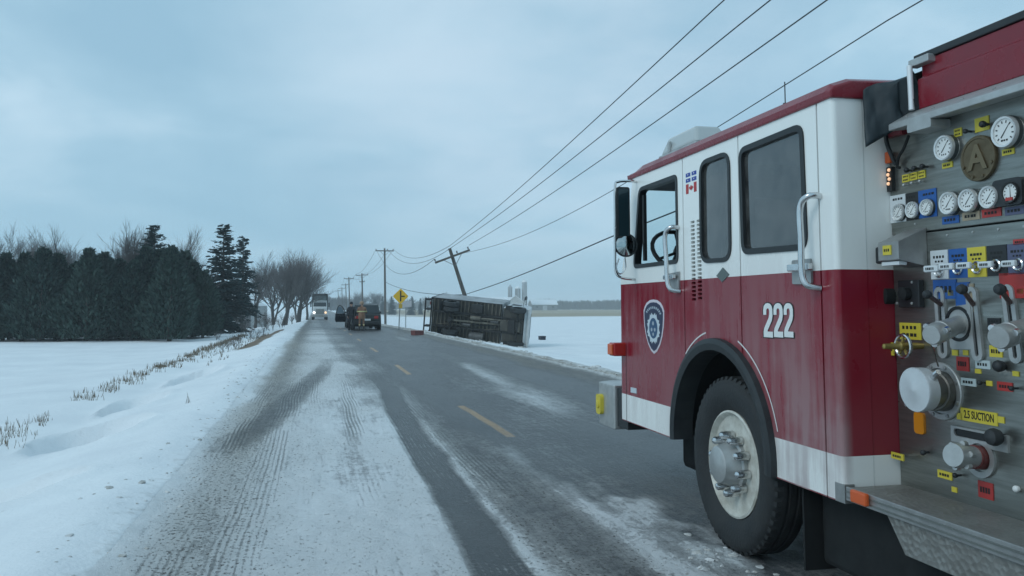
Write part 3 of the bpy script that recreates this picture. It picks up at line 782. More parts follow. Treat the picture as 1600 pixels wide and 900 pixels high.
for sx_ in (2.85, 4.3):
    KB(MB().prism(rpoly([(5.35, 1.25), (5.35, 1.55), (4.9, 1.55), (4.82, 2.15), (4.70, 2.15), (4.72, 1.25)], .05), 0, sx_ - .24, sx_ + .24), 'seat', M_SEAT, bevel=.02)
KB(MB().prism(rpoly([(4.30, 1.25), (4.30, 1.62), (3.78, 1.62), (3.72, 2.2), (3.60, 2.2), (3.58, 1.25)], .05), 0, 2.6, 4.6), 'rear_bench', M_SEAT, bevel=.02)
KB(MB().box((SX + TH + .003, 4.72, 1.25), (SXR - TH - .03, 4.75, 2.36)), 'light_block_panel', M_INNER)  # added panel, blocks the bright windscreen behind the rear side window
KB(MB().box((3.15, 4.55, 1.25), (4.0, 5.8, 1.62)), 'engine_cover', M_INNER, bevel=.03)

# ---- fender flare, wheel
fl = MB(); n_f = 30; vs = []
for a in np.linspace(R(-4), R(184), n_f):
    ca, sa = math.cos(a), math.sin(a)
    for r_, x_ in ((ARCH + .012, SX - .002), (ARCH + .010, SX - .035), (ARCH - .02, SX - .045), (ARCH - .060, SX - .036), (ARCH - .065, SX + .10), (ARCH - .02, SX + .10)):
        vs.append((x_, AC[0] + r_ * ca, AC[1] + r_ * sa))
fs = [(i*6+k, i*6+(k+1) % 6, (i+1)*6+(k+1) % 6, (i+1)*6+k) for i in range(n_f - 1) for k in range(6)] + [tuple(range(6)), tuple((n_f-1)*6+k for k in range(6))]
fl.add(vs, fs, 0, False); KB(fl, 'fender_flare', M_BLACK)
for a0, a1_ in ((R(112), R(164)), (R(50), R(78))):
    pts = [(SX - .0025, AC[0] + (ARCH + .06) * math.cos(a), AC[1] + (ARCH + .06) * math.sin(a)) for a in np.linspace(a0, a1_, 14)]
    pin = [(p[0], AC[0] + (p[1] - AC[0]) * .986, AC[1] + (p[2] - AC[1]) * .986) for p in pts]
    KB(MB().add(pts + pin, [(k, k + 1, 14 + k + 1, 14 + k) for k in range(13)]), 'reflective_stripe', mat('pale_pinstripe', (.68, .64, .62), .45))
# inner wheel well
wa = np.linspace(R(-2), R(182), 26); wr = ARCH - .03
KB(MB().add([(SX + .04, AC[0] + wr * math.cos(a), AC[1] + wr * math.sin(a)) for a in wa] + [(SX + .5, AC[0] + wr * math.cos(a), AC[1] + wr * math.sin(a)) for a in wa], [(k, k + 1, 27 + k, 26 + k) for k in range(25)], 0, True), 'wheel_well', M_UNDER)
KB(MB().box((SX + .5, 3.95, .58), (SX + .52, 5.45, 1.24)), 'wheel_well_back', M_UNDER)
wheel = empty('front_wheel', (0, 0, 0)); wheel.parent = fe
wheel.location = (SX + .0 - KO[0], AX[0] - KO[1], AX[1])
TR = .510
tb = MB()
tw = .25
prof_t = [(.045, .305), (.015, .34), (-.002, .40), (.0, .455), (.016, .488), (.035, TR - .012), (.055, TR), (.085, TR), (.09, TR - .012), (.10, TR - .012), (.105, TR), (.14, TR), (.145, TR - .012), (.155, TR - .012), (.16, TR), (tw - .05, TR), (tw - .03, TR - .015), (tw, .44), (tw - .03, .32), (tw - .05, .30)]
tb.lathe(prof_t, (0, 0, 0), (1, 0, 0), 48, caps=False)
for k in range(56):                # shoulder lugs
    a = 2 * math.pi * k / 56
    ca, sa = math.cos(a), math.sin(a); ca2, sa2 = math.cos(a + .055), math.sin(a + .055)
    r0, r1 = TR - .022, TR + .0005
    tb.hexa([(.018, r0*ca, r0*sa), (.06, r0*ca, r0*sa), (.06, r0*ca2, r0*sa2), (.018, r0*ca2, r0*sa2), (.026, r1*ca, r1*sa), (.06, r1*ca, r1*sa), (.06, r1*ca2, r1*sa2), (.026, r1*ca2, r1*sa2)])
tb.build('tyre', M_TYRE, wheel)
M_RIM = mat('dirty_white_rim', (.66, .66, .60), .45, var=.3, vscale=9, col2=(.34, .32, .27))
rb = MB().lathe([(.055, .307), (.030, .312), (.024, .300), (.045, .285), (.075, .275), (.085, .262), (.075, .20), (.055, .165), (.05, .10)], (0, 0, 0), (1, 0, 0), 40)
rim = rb.build('rim', M_RIM, wheel)
for k in range(5):
    a = R(194 + 72 * k)
    MB().lathe([(-.004, .001), (-.004, .034), (.004, .036)], (.077, .232 * math.cos(a), .232 * math.sin(a)), (-1, 0, 0), 14).build('hand_hole', M_GASKET, wheel)
hb = MB().lathe([(.06, .145), (.03, .145), (.022, .13), (-.02, .118), (-.065, .105), (-.075, .09), (-.075, .001)], (0, 0, 0), (1, 0, 0), 28)
hb.build('hub', M_ALU, wheel)
for k in range(10):
    a = 2 * math.pi * (k + .3) / 10
    nb_ = MB().lathe([(.05, .026), (.0, .026), (-.006, .023), (-.024, .023), (-.036, .017), (-.042, .001)], (0, .165 * math.cos(a), .165 * math.sin(a)), (1, 0, 0), 10)
    nb_.build('lug_nut', M_CHROME, wheel)
rwheel = copy_tree(wheel); rwheel.parent = fe
rwheel.location = (SXR - KO[0], AX[0] - KO[1], AX[1]); rwheel.rotation_euler = (0, 0, math.pi)
# axle and chassis rails
KB(MB().tube([(SX + .2, *AX), (SXR - .2, *AX)], .07, 10).box((3.1, -1.6, .55), (3.2, 6.5, .8)).box((3.95, -1.6, .55), (4.05, 6.5, .8)).box((2.75, 2.5, .30), (4.4, 3.4, .62)), 'chassis', M_UNDER)
# dark blocks and a flap added to keep light out under the body
KB(MB().box((2.50, 1.9, .16), (4.6, 3.88, .60)), 'under_shade_block', M_UNDER, bevel=.03)
KB(MB().box((2.78, 3.9, .20), (4.4, 6.2, .62)), 'front_shade_block', M_UNDER, bevel=.05)
KB(MB().box((SX + .06, 3.90, .12), (SX + .42, 3.915, .62)), 'mud_flap', M_UNDER)  # flap put in to darken the gap behind the wheel

# ---- bumper, corner lamp
bp = MB().prism(rpoly([(SX + .02, 6.62), (SX + .02, 7.0), (SX + .15, 7.10), (SXR - .15, 7.10), (SXR - .02, 7.0), (SXR - .02, 6.62)], .02), 2, .44, .80)
KB(bp, 'bumper', M_ALU, bevel=.008)
KB(MB().box((SX + .05, YF, .47), (SXR - .05, 6.62, .78)), 'bumper_mount', M_BLACK)
y_, z_ = T(940, 631, SX + .02)
KB(MB().prism(rpoly([(y_ - .06, z_ - .085), (y_ + .06, z_ - .085), (y_ + .06, z_ + .085), (y_ - .06, z_ + .085)], .04), 0, SX + .022, SX - .012), 'outlet_label', M_YEL)
KB(MB().lathe([(0, .035), (.03, .035), (.035, .02), (.035, .001)], (SX + .01, y_, z_), (-1, 0, 0), 14), 'outlet_cap', M_YEL)
y_, z_ = T(950, 543, SX - .05)
KB(MB().box((SX - .10, 6.28, z_ - .055), (SX + .02, 6.40, z_ + .05)), 'corner_lamp', M_REDL, bevel=.012)
KB(MB().box((SX - .115, 6.29, z_ - .045), (SX - .10, 6.39, z_ + .04)), 'corner_lamp_lens', M_ORNG, bevel=.006)

# ---- mirror
def tubeK(name, pts, r, m_, n=8, parent=fe): return KB(MB().tube(pts, r, n), name, m_, parent)
def smooth_pts(pts, n=5):
    pts = [Vector(p) for p in pts]; out = []
    for i in range(len(pts) - 1):
        p0, p1, p2, p3 = pts[max(i-1, 0)], pts[i], pts[i+1], pts[min(i+2, len(pts)-1)]
        for k in range(n):
            t = k / n
            out.append(.5 * ((2*p1) + (p2-p0)*t + (2*p0-5*p1+4*p2-p3)*t*t + (3*p1-p0-3*p2+p3)*t*t*t))
    out.append(pts[-1]); return out
def MPK(px, py, kx, ky):           # point on the line of sight at the station ky along the engine
    d = ray(px, py); ay = d.x * math.sin(KA) + d.y * math.cos(KA); ax = d.x * math.cos(KA) - d.y * math.sin(KA)
    t = ky / ay; return (ax * t, ky, CAMH + d.z * t)
MY = 5.98
def M2(px, py): p = MPK(px, py, 0, MY); return p
arm = [M2(997, 284), M2(985, 283), M2(966, 284), M2(961, 292), M2(961, 340), M2(961, 400), M2(962, 425), M2(972, 434), M2(990, 436)]
arm[0] = (SX + .01, MY + .02, arm[0][2]); arm[-1] = (SX, MY + .08, arm[-1][2])
mirror = tubeK('mirror_arm', smooth_pts(arm), .010, M_CHROME)
tubeK('mirror_brace', smooth_pts([M2(967, 404), M2(963, 418), M2(968, 428), M2(977, 420), M2(976, 402)]), .006, M_CHROME)
a_, b_ = M2(963, 292), M2(984, 372)
KB(MB().prism(rpoly([(a_[0], b_[2]), (b_[0], b_[2]), (b_[0], a_[2]), (a_[0], a_[2])], .02), 1, MY - .01, MY + .055), 'mirror_head', M_BLACK)
KB(MB().box((a_[0] + .012, MY - .014, b_[2] + .015), (b_[0] - .012, MY - .011, a_[2] - .015)), 'mirror_glass', mat('mirror_glass', (.02, .045, .055), .08, .3))
c_ = M2(978, 383)
KB(MB().lathe([(.05, .03), (.03, .085), (.0, .092), (-.008, .088)], c_, (.12, 1, 0), 24), 'convex_mirror', M_BLACK)
KB(MB().lathe([(-.006, .084), (-.016, .06), (-.022, .03), (-.024, .001)], c_, (.12, 1, 0), 24), 'convex_glass', mat('convex_glass', (.45, .5, .5), .05, 1.0))

# ---- grab bars, latches, decals
def grab(px, y0, y1, name, r=.016, out_=.075):
    yt, zt = T(px, y0); yb, zb = T(px + 4, y1)
    pts = [(SX, yt - .06, zt), (SX - out_ * .8, yt - .05, zt), (SX - out_, yt, zt - .05), (SX - out_, yt + (yb - yt) * .5, (zt + zb) / 2), (SX - out_, yb, zb + .06), (SX - out_ * .8, yb - .02, zb), (SX, yb - .04, zb - .015)]
    tubeK(name, smooth_pts(pts), r, M_CHROME, 10)
grab(1055, 357, 452, 'grab_bar'); grab(1271, 309, 446, 'grab_bar')
def flatpx(name, pts, m_, d=.003, kx=SX, parent=fe, r=0):
    lp = quadpx(pts, kx)
    if r: lp = rpoly(lp, r, 3)
    return KB(MB().prism(lp, 0, kx - d, kx + .001), name, m_, parent)
flatpx('latch_plate', [(1241, 444), (1271, 444), (1269, 404), (1240, 407)], M_STEEL2, .012, r=.01)
yl_, zl_ = T(1256, 418); KB(MB().box((SX - .05, yl_ - .11, zl_ - .018), (SX - .02, yl_ + .08, zl_ + .018)).box((SX - .03, yl_ - .02, zl_ - .015), (SX - .005, yl_ + .02, zl_ + .015)), 'door_handle', M_CHROME, d2, bevel=.006)
flatpx('latch_plate', [(1047, 455), (1063, 453), (1063, 424), (1047, 428)], M_STEEL2, .012, r=.01)
yl_, zl_ = T(1054, 433); KB(MB().box((SX - .05, yl_ - .07, zl_ - .016), (SX - .02, yl_ + .09, zl_ + .016)).box((SX - .03, yl_ - .02, zl_ - .015), (SX - .005, yl_ + .02, zl_ + .015)), 'door_handle', M_CHROME, d1, bevel=.006)
flatpx('placard', [(1129, 441), (1140, 429), (1130, 418), (1120, 431)], mat('slate_placard', (.10, .125, .12), .5), .004)
M_BLUE = mat('flag_blue', (.02, .055, .30), .5); M_FRED = mat('flag_red', (.42, .03, .03), .5)
# flag with four blue quarters, each with a small white flower
fy0, fz0 = T(1072, 286); fy1, fz1 = T(1088, 266)
fw_, fh_ = abs(fy0 - fy1), abs(fz1 - fz0)
fz0, fy1 = fz0, fy0 - fw_
for i in range(2):
    for j in range(2):
        ya = fy0 - fw_ * (0 if i == 0 else .57); yb_ = ya - fw_ * .43
        za = fz0 + fh_ * (0 if j == 0 else .60); zb_ = za + fh_ * .40
        qo = KB(MB().box((SX - .002, yb_, za), (SX + .001, ya, zb_)), 'flag_quarter', M_BLUE); lb = MB()
        ym, zm = (ya + yb_) / 2, (za + zb_) / 2; s_ = fh_ * .12
        lb.add([(SX - .003, ym - s_ * .4, zm), (SX - .003, ym, zm + s_ * 1.2), (SX - .003, ym + s_ * .4, zm), (SX - .003, ym, zm - s_)], [(0, 1, 2, 3)])
        lb.add([(SX - .003, ym - s_, zm + s_ * .5), (SX - .003, ym + s_, zm + s_ * .5), (SX - .003, ym + s_, zm - s_ * .1), (SX - .003, ym - s_, zm - s_ * .1)], [(0, 1, 2, 3)])
        KB(lb, 'flag_flower', M_DIALW, qo)['kind'] = 'stuff'

cz1 = fz0 - .012; cz0 = cz1 - fh_ * 1.05
rb_ = MB(); rb_.box((SX - .002, fy0 - fw_ * .24, cz0), (SX + .001, fy0, cz1)).box((SX - .002, fy0 - fw_, cz0), (SX + .001, fy0 - fw_ * .76, cz1))
leaf = [(0, -.5), (.06, -.22), (.30, -.26), (.26, -.14), (.5, .08), (.40, .12), (.44, .30), (.26, .26), (.22, .34), (.10, .18), (.14, .46), (.06, .42), (0, .56)]
leaf = leaf + [(-x, z) for x, z in leaf[::-1][1:-1]]
ym, zm = fy0 - fw_ / 2, (cz0 + cz1) / 2
rb_.add([(SX - .003, ym + x * fw_ * .42, zm + z * fh_ * .62) for x, z in leaf], [tuple(range(len(leaf)))])
KB(rb_, 'maple_leaf_flag', M_FRED)['kind'] = 'stuff'
# crest: shield
def shield(s=1.0):
    yT, zT = T(1021.5, 468); yB, zB = T(1023, 553); yl, _ = T(1006, 486); yr, _ = T(1038, 486)
    h = (zT - zB) / 2; w = abs(yl - yr) / 2; yc, zc = (yl + yr) / 2, (zT + zB) / 2
    half = [(0, 1), (.35, .98), (.68, .88), (.88, .74), (1.0, .58), (.985, .3), (.93, 0), (.80, -.34), (.58, -.66), (.28, -.9), (0, -1)]
    full = half + [(-x, z) for x, z in half[::-1][1:-1]]
    return yc, zc, w, h, [(yc + x * w * s, zc + z * h * s) for x, z in full]
yc, zc, w_s, h_s, sh_o = shield(1.0); _, _, _, _, sh_i = shield(.90)
M_NAVY = mat('crest_navy', (.012, .018, .055), .45); M_SILV = mat('crest_silver', (.52, .58, .62), .45); M_PALE = mat('crest_border', (.62, .56, .60), .5)
KB(MB().prism(sh_o, 0, SX - .002, SX + .001), 'crest_border', M_PALE)
crest = KB(MB().prism(sh_i, 0, SX - .004, SX - .001), 'crest_shield', M_NAVY)
star = []
for k in range(8):
    a = R(45 * k + 22.5)
    for da, r_ in ((-R(13), .88), (-R(7), 1.0), (0, .86), (R(7), 1.0), (R(13), .88)) if k % 2 == 0 or True else ():
        star.append((math.sin(a + da) * r_, math.cos(a + da) * r_))
    star.append((math.sin(a + R(22.5)) * .80, math.cos(a + R(22.5)) * .80))
zc2 = zc - h_s * .06
KB(MB().add([(SX - .005, yc + x * w_s * .66, zc2 + z * h_s * .60) for x, z in star] + [(SX - .005, yc, zc2)], [(i, (i + 1) % len(star), len(star)) for i in range(len(star))]), 'crest_star', M_SILV, crest)
KB(MB().add([(SX - .006, yc + math.cos(a) * w_s * .40, zc2 + math.sin(a) * h_s * .38) for a in np.linspace(0, 2 * math.pi, 24, endpoint=False)], [tuple(range(24))]), 'crest_centre', mat('crest_blue', (.02, .07, .15), .45), crest)
ef = MB()
for k, (x, z, s_) in enumerate(((0, .18, .10), (-.15, -.05, .09), (.15, -.05, .09), (0, -.22, .08))):
    ef.add([(SX - .007, yc + x * w_s + math.cos(a) * s_ * w_s, zc2 + z * h_s + math.sin(a) * s_ * h_s * .8) for a in np.linspace(0, 2*math.pi, 8, endpoint=False)], [tuple(range(8))])
for k in range(10):
    a = R(148 - k * 12.9); a2_ = R(148 - k * 12.9 - 8.5)
    ef.add([(SX - .0055, yc - math.cos(q) * w_s * r_, zc + h_s * .30 + math.sin(q) * h_s * r_ * .52) for q, r_ in ((a, .70), (a2_, .70), (a2_, .86), (a, .86))], [(0, 1, 2, 3)])
KB(ef, 'crest_details', mat('crest_grey', (.35, .40, .45), .5), crest)['kind'] = 'stuff'
# number: condensed digits with a dark edge
two = [(0, 0), (1, 0), (1, .17), (.44, .17), (.44, .20), (.92, .50), (1, .64), (1, .82), (.93, .92), (.75, .99), (.5, 1.01), (.25, .99), (.07, .92), (0, .80), (0, .66), (.34, .66), (.34, .79), (.40, .84), (.5, .855), (.6, .84), (.66, .79), (.66, .69), (.58, .58), (.08, .27), (0, .16)]
for px in (1200.7, 1216.7, 1232.7):
    (yk, zk), (_, zt_), (_, zb_) = T(px, 500.5), T(px, 474), T(px, 527); dw = abs(T(px - 7.2, 500)[0] - T(px + 7.2, 500)[0]); dh = zt_ - zb_
    for nm, m_, dpt, gx_, gz_ in (('number_outline', M_TEXT, .0015, 1.22, 1.06), ('number', M_DIALW, .003, 1.0, 1.0)):
        pts = [(SX - dpt, yk - (x - .5) * dw * gx_, (zt_ + zb_) / 2 + (z - .5) * dh * gz_) for x, z in two]
        KB(MB().add(pts, [tuple(range(len(pts)))]), nm, m_)
flatpx('maker_badge', [(986, 613), (995, 615), (995, 607), (986, 605)], M_SILV, .004)
# seam of front corner
KB(MB().box((SX - .0015, 6.268, .56), (SX + .001, 6.274, 1.15)), 'front_seam', M_GASKET)

# ---- roof lights and aerial
lk = 2.62
ya_, zt1 = tk(1036, 219, lk - .10); yb1, zt2 = tk(1095, 222, lk - .10)
zb0 = Z_TOP + .09; zt1 = max(zt1, zt2)
lbar = KB(MB().box((lk - .14, yb1, zb0), (lk + .14, ya_, zb0 + .05)), 'light_bar_base', M_ALU, bevel=.008)
KB(MB().hexa([(lk-.13, yb1 + .01, zb0+.051), (lk+.13, yb1 + .01, zb0+.051), (lk+.13, ya_ - .01, zb0+.051), (lk-.13, ya_ - .01, zb0+.051), (lk-.09, yb1 + .10, zt1), (lk+.09, yb1 + .10, zt1), (lk+.09, ya_ - .08, zt1), (lk-.09, ya_ - .08, zt1)]), 'light_bar_lens', G_LENS, lbar, bevel=.02)
ym_ = ya_ * .72 + yb1 * .28
KB(MB().box((lk - .135, ym_ - .02, zb0 + .052), (lk - .12, ym_ + .02, zt1 - .05)), 'lens_strap', M_ALU, lbar)
pa = MPK(1226, 128, 0, 4.2); pb = MPK(1228, 172, 0, 4.2)
KB(MB().tube([(pa[0], pa[1], Z_TOP + .1), pa], .0035, 5).lathe([(0, .02), (.05, .012)], (pa[0], pa[1], Z_TOP + .11), (0, 0, 1), 10), 'aerial', M_BLACK)

# ---- pump panel ------------------------------------------------------------
PK = 2.66                          # plane of the pump panel
def P(px, py, out=0.0):
    y, z = tk(px, py, PK - out); return (PK - out, y, z)
def scl(px, py, out=0.0):          # metres per pixel along and up
    a, b, c = P(px, py, out), P(px + 1, py, out), P(px, py + 1, out)
    return abs(a[1] - b[1]), abs(a[2] - c[2])
LET = MB()                         # all the tiny lettering
def dashes(y, z, w, h, x, n=4):
    rnd = random.Random(int(y * 1e4) ^ int(z * 1e4))
    p = y + w / 2
    for k in range(n):
        ww = w / n * rnd.uniform(.55, .85)
        LET.add([(x, p, z - h / 2), (x, p - ww, z - h / 2), (x, p - ww, z + h / 2), (x, p, z + h / 2)], [(0, 1, 2, 3)], 0)
        p -= w / n
def label(px, py, wp, hp, m_, name='label_plate', lines=1, out=0.0, txt=True):
    sy_, sz_ = scl(px, py, out); x, y, z = P(px, py, out); w, h = wp * sy_, hp * sz_
    o = KB(MB().box((x - .004, y - w / 2, z - h / 2), (x + .002, y + w / 2, z + h / 2)), name, m_)
    if txt:
        for i in range(lines):
            dashes(y, z + h * (.0 if lines == 1 else (.22 - .44 * i)), w * .72, h * (.34 if lines == 1 else .2), x - .0046)
    return o
panel_hi = KB(MB().box((PK, 1.9, 1.797), (PK + .02, YRR - .002, 2.285)), 'upper_panel', M_STEEL, bevel=.003)
panel_lo = KB(MB().box((PK, 1.9, .62), (PK + .02, YRR - .002, 1.790)), 'lower_panel', M_STEEL, bevel=.003)
KB(MB().box((PK + .02, 1.9, .62), (SXR - .3, YRR - .01, 2.28)), 'pump_housing', M_UNDER)
rv = []
for py_, x0_, x1_ in ((372, 1440, 1600),):
    for k in range(5): rv.append((x0_ + 40 * k, 372 - 4.6 * k))
rv += [(1388, 516), (1391, 566), (1397, 620), (1400, 668), (1430, 350), (1490, 346)]
for a, b in rv: KB(MB().lathe([(0, .006), (.003, .005), (.004, .001)], P(a, b), (-1, 0, 0), 8), 'rivet', M_ALU)
M_LBLUE = mat('label_blue', (.02, .10, .33), .45); M_LBLK = mat('label_black', (.018, .02, .022), .45)
M_LWH = mat('label_white', (.62, .65, .66), .45); M_LPUR = mat('label_slate', (.09, .10, .17), .5)
M_LRED = mat('label_red', (.42, .035, .03), .45); M_LTAN = mat('label_tan', (.36, .29, .20), .5)
M_LCYA = mat('label_pale', (.48, .56, .56), .5)
M_BEZ = mat('gauge_bezel', (.70, .71, .70), .25, .5)
M_GBODY = mat('gauge_body', (.05, .06, .06), .4)
def gauge(px, py, hp, out=.035, ang=50, face=M_DIALW, bez=M_BEZ):
    _, sz_ = scl(px, py, out); r = hp * sz_ / 2; c = Vector(P(px, py, out))
    g = KB(MB().lathe([(-out, r * 1.02), (-.006, r * 1.02), (0, r), (.004, r * .96), (.002, r * .84), (-.004, r * .82)], c, (-1, 0, 0), 28, caps=False), 'gauge', bez)
    KB(MB().lathe([(-out * .9, r * 1.04), (-out * .35, r * 1.04)], c, (-1, 0, 0), 24, caps=False), 'gauge_barrel', M_GBODY, g)
    KB(MB().lathe([(-.005, .001), (-.0045, r * .84)], c, (-1, 0, 0), 28), 'dial', face, g)
    a = R(ang); d = Vector((0, -math.cos(a), math.sin(a))); nrm = Vector((0, d.z, -d.y)); x = Vector((c.x + .0035, c.y, c.z))
    KB(MB().add([x - d * r * .45 + nrm * r * .045, x - d * r * .45 - nrm * r * .045, x + d * r * .70 - nrm * r * .02, x + d * r * .70 + nrm * r * .02], [(0, 1, 2, 3)]), 'needle', M_TEXT, g)
    for k in range(10):
        q = R(-40 + 260 * k / 9 - 0); dd = Vector((0, -math.cos(q), math.sin(q))); nn = Vector((0, dd.z, -dd.y)) * r * .04
        LET.add([tuple(x + dd * r * .56 + nn), tuple(x + dd * r * .56 - nn), tuple(x + dd * r * .72 - nn), tuple(x + dd * r * .72 + nn)], [(0, 1, 2, 3)])
    dashes(c.y, c.z - r * .52, r * .6, r * .11, c.x + .0036, 3)
    return g
gauge(1473.5, 231, 40); gauge(1568, 206, 50)
for a, b in ((1480, 317.5), (1510.5, 313), (1543, 308)): gauge(a, b, 36)
# three-colour compound plate with three small gauges
label(1404, 326, 25, 43, M_LWH, txt=False); label(1426, 322.5, 21, 43, M_LBLK, txt=False); label(1450, 318, 28, 44, M_LBLUE, txt=False)
for a, b, c in ((1404, 311, 16), (1425, 308, 15), (1452, 303, 18)):
    sy_, sz_ = scl(a, b); x, y, z = P(a, b); dashes(y, z, c * sy_, 3.5 * sz_, x - .0046, 4)
for a, b in ((1402, 332), (1423.5, 328), (1446, 324)): gauge(a, b, 26, .025)
# tachometer in a black square housing
x, y, z = P(1580, 301, .0); sy_, sz_ = scl(1580, 301)
KB(MB().prism(rpoly([(y - 26 * sy_, z - 21 * sz_), (y + 20 * sy_, z - 21 * sz_), (y + 20 * sy_, z + 21 * sz_), (y - 26 * sy_, z + 21 * sz_)], .02), 0, PK - .03, PK), 'meter_housing', M_LBLK)
gauge(1577, 301, 34, .036, 90, bez=M_LBLK)
label(1577, 311, 10, 5, M_LRED, 'meter_window', out=.036, txt=False)
# bronze emblem plate with a raised A
cA = Vector(P(1528, 247.5, .012)); _, sz_ = scl(1528, 247.5); rA = 36 * sz_
emb = KB(MB().lathe([(-.012, rA), (0, rA), (.004, rA * .97), (.004, rA * .86), (.001, rA * .84), (.001, .001)], cA, (-1, 0, 0), 32), 'emblem_plate', M_BRONZE)
text_mesh('emblem_letter', 'A', rA * 1.5, mat('bronze_letter', (.19, .15, .09), .5, .6), emb, (cA.x - .004 - KO[0], cA.y - KO[1], cA.z), (math.pi / 2, 0, -math.pi / 2), 1.0, .004, .004)
for q in (R(200), R(-20), R(250), R(-70)): KB(MB().lathe([(0, .008), (.007, .006), (.008, .001)], cA + Vector((-.002, -math.cos(q) * rA * .84, math.sin(q) * rA * .84)), (-1, 0, 0), 8), 'emblem_bolt', M_BRONZE, emb)
label(1481, 258, 16, 9, M_YEL); label(1576, 237, 19, 10, M_YEL); label(1497.5, 207, 12, 13, M_YEL, lines=2)
label(1535, 194, 22, 22, M_YEL, txt=False)
def knob(px, py, d, m_=M_BLACK, out=.03, name='knob', stem=True):
    _, sz_ = scl(px, py, out); r = d * sz_ / 2; c = Vector(P(px, py, out))
    return KB(MB().lathe([(-out, r * .45), (-r, r * .45), (-r * .8, r * .8), (0, r), (r * .5, r * .85), (r * .8, r * .45), (r * .85, .001)], c, (-1, 0, 0), 16), name, m_)
knob(1535, 194, 11); knob(1508, 205, 8)
for a, b in ((1416, 266), (1428, 263), (1440.6, 260)):
    knob(a, b, 8.5, M_GASKET); label(a + .3, b + 12.5, 11.5, 12, M_YEL, lines=2); knob(a - 4, b + 23, 5, M_ALU, .02, 'toggle')
# warning lamp strip with lit bulbs and an orange strap
x, y, z = P(1389, 275, .02); sy_, sz_ = scl(1389, 275)
strip = KB(MB().box((x, y - .018, z - 24 * sz_), (PK, y + .018, z + 14 * sz_)), 'lamp_strip', M_GASKET)
M_BULB = mat('lit_bulb', (.9, .6, .4), .3, emit=(1.0, .55, .30), estr=.7)
for k in range(4): KB(MB().lathe([(0, .009), (.006, .007), (.008, .001)], (x - .001, y + (.004 if k % 2 else -.004), z + (9 - 7 * k) * sz_), (-1, 0, 0), 8), 'bulb', M_BULB, strip)
x, y, z = P(1386, 246, .03)
KB(MB().box((x, y - .018, z - 9 * sz_), (x + .02, y + .018, z + 9 * sz_)), 'orange_tag', M_ORNG, bevel=.004)
tubeK('strap', smooth_pts([P(1384, 208, .03), P(1386, 225, .05), P(1393, 243, .04), P(1400, 258, .02)]), .010, M_GASKET)
tubeK('hose_hook', smooth_pts([P(1420, 212, .02), P(1412, 232, .04), P(1404, 246, .03), P(1402, 260, .02), P(1406, 262, .02)]), .007, M_UNDER)
for a, b, c, d, m_ in ((1486, 343.5, 26, 12, M_LBLUE), (1518, 337.5, 27, 13, M_LTAN), (1550, 332.5, 30, 13, M_LRED), (1586, 329, 30, 13, M_LPUR)): label(a, b, c, d, m_, 'gauge_label')
# light hood
def hoodpt(px, py, out): return P(px, py, out)
hp = [hoodpt(1374, 404, .13), hoodpt(1404, 409, .13), hoodpt(1429, 418, .0), hoodpt(1403, 430, .0), hoodpt(1378, 376, .10), hoodpt(1408, 372, .10), hoodpt(1431, 362, .0), hoodpt(1404, 362, .0)]
y0h, z0h = tk(1374, 408, PK - .15)
xo = PK - .15
_, zt_ = tk(1376, 378, xo); _, zb_ = tk(1374, 408, xo)
yw0 = tk(1372, 400, xo)[0]; yw1 = tk(1404, 400, xo)[0]
hood = KB(MB().hexa([(xo, yw1, zb_), (xo, yw0, zb_), (PK, yw0, zb_ - .03), (PK, yw1, zb_ - .03), (xo, yw1, zt_ - .005), (xo, yw0, zt_ - .005), (PK, yw0, zt_ + .06), (PK, yw1, zt_ + .06)]), 'light_hood', M_STEEL2, bevel=.003)
ly, lz = tk(1386, 391, xo - .002); KB(MB().box((xo - .004, ly - .028, lz - .022), (xo + .001, ly + .028, lz + .022)), 'hood_label', M_YEL, hood); dashes(ly, lz, .04, .013, xo - .0045, 3)
ky_, kz_ = tk(1366, 396, xo + .03); KB(MB().box((xo + .02, yw0 + .002, zb_ - .01), (xo + .10, yw0 + .05, zt_ - .02)), 'hood_lamp', M_BLACK, hood, bevel=.008)
KB(MB().box((xo + .01, yw1 + .012, zb_ - .022), (xo + .05, yw0 - .01, zb_ - .006)), 'hood_lens', M_LWH, hood)
# dark relay cluster under the hood
x, y, z = P(1412, 459, .05); sy_, sz_ = scl(1412, 459)
rel = KB(MB().box((PK - .03, y - 17 * sy_, z - 21 * sz_), (PK, y + 15 * sy_, z + 21 * sz_)), 'relay_box', M_LBLK, bevel=.004)
KB(MB().lathe([(0, .03), (.03, .03), (.035, .02), (.035, .001)], (PK - .03, y, z), (-1, 0, 0), 14), 'relay_cap', M_UNDER, rel)
KB(MB().lathe([(0, .045), (.05, .045), (.055, .03), (.055, .001)], P(1391, 463), (-1, 0, 0), 16), 'round_plug', M_UNDER)
for a, b in ((1402, 474), (1425, 474), (1425, 441)): KB(MB().lathe([(0, .007), (.004, .006), (.005, .001)], P(a, b, .031), (-1, 0, 0), 8), 'screw', M_ALU, rel)
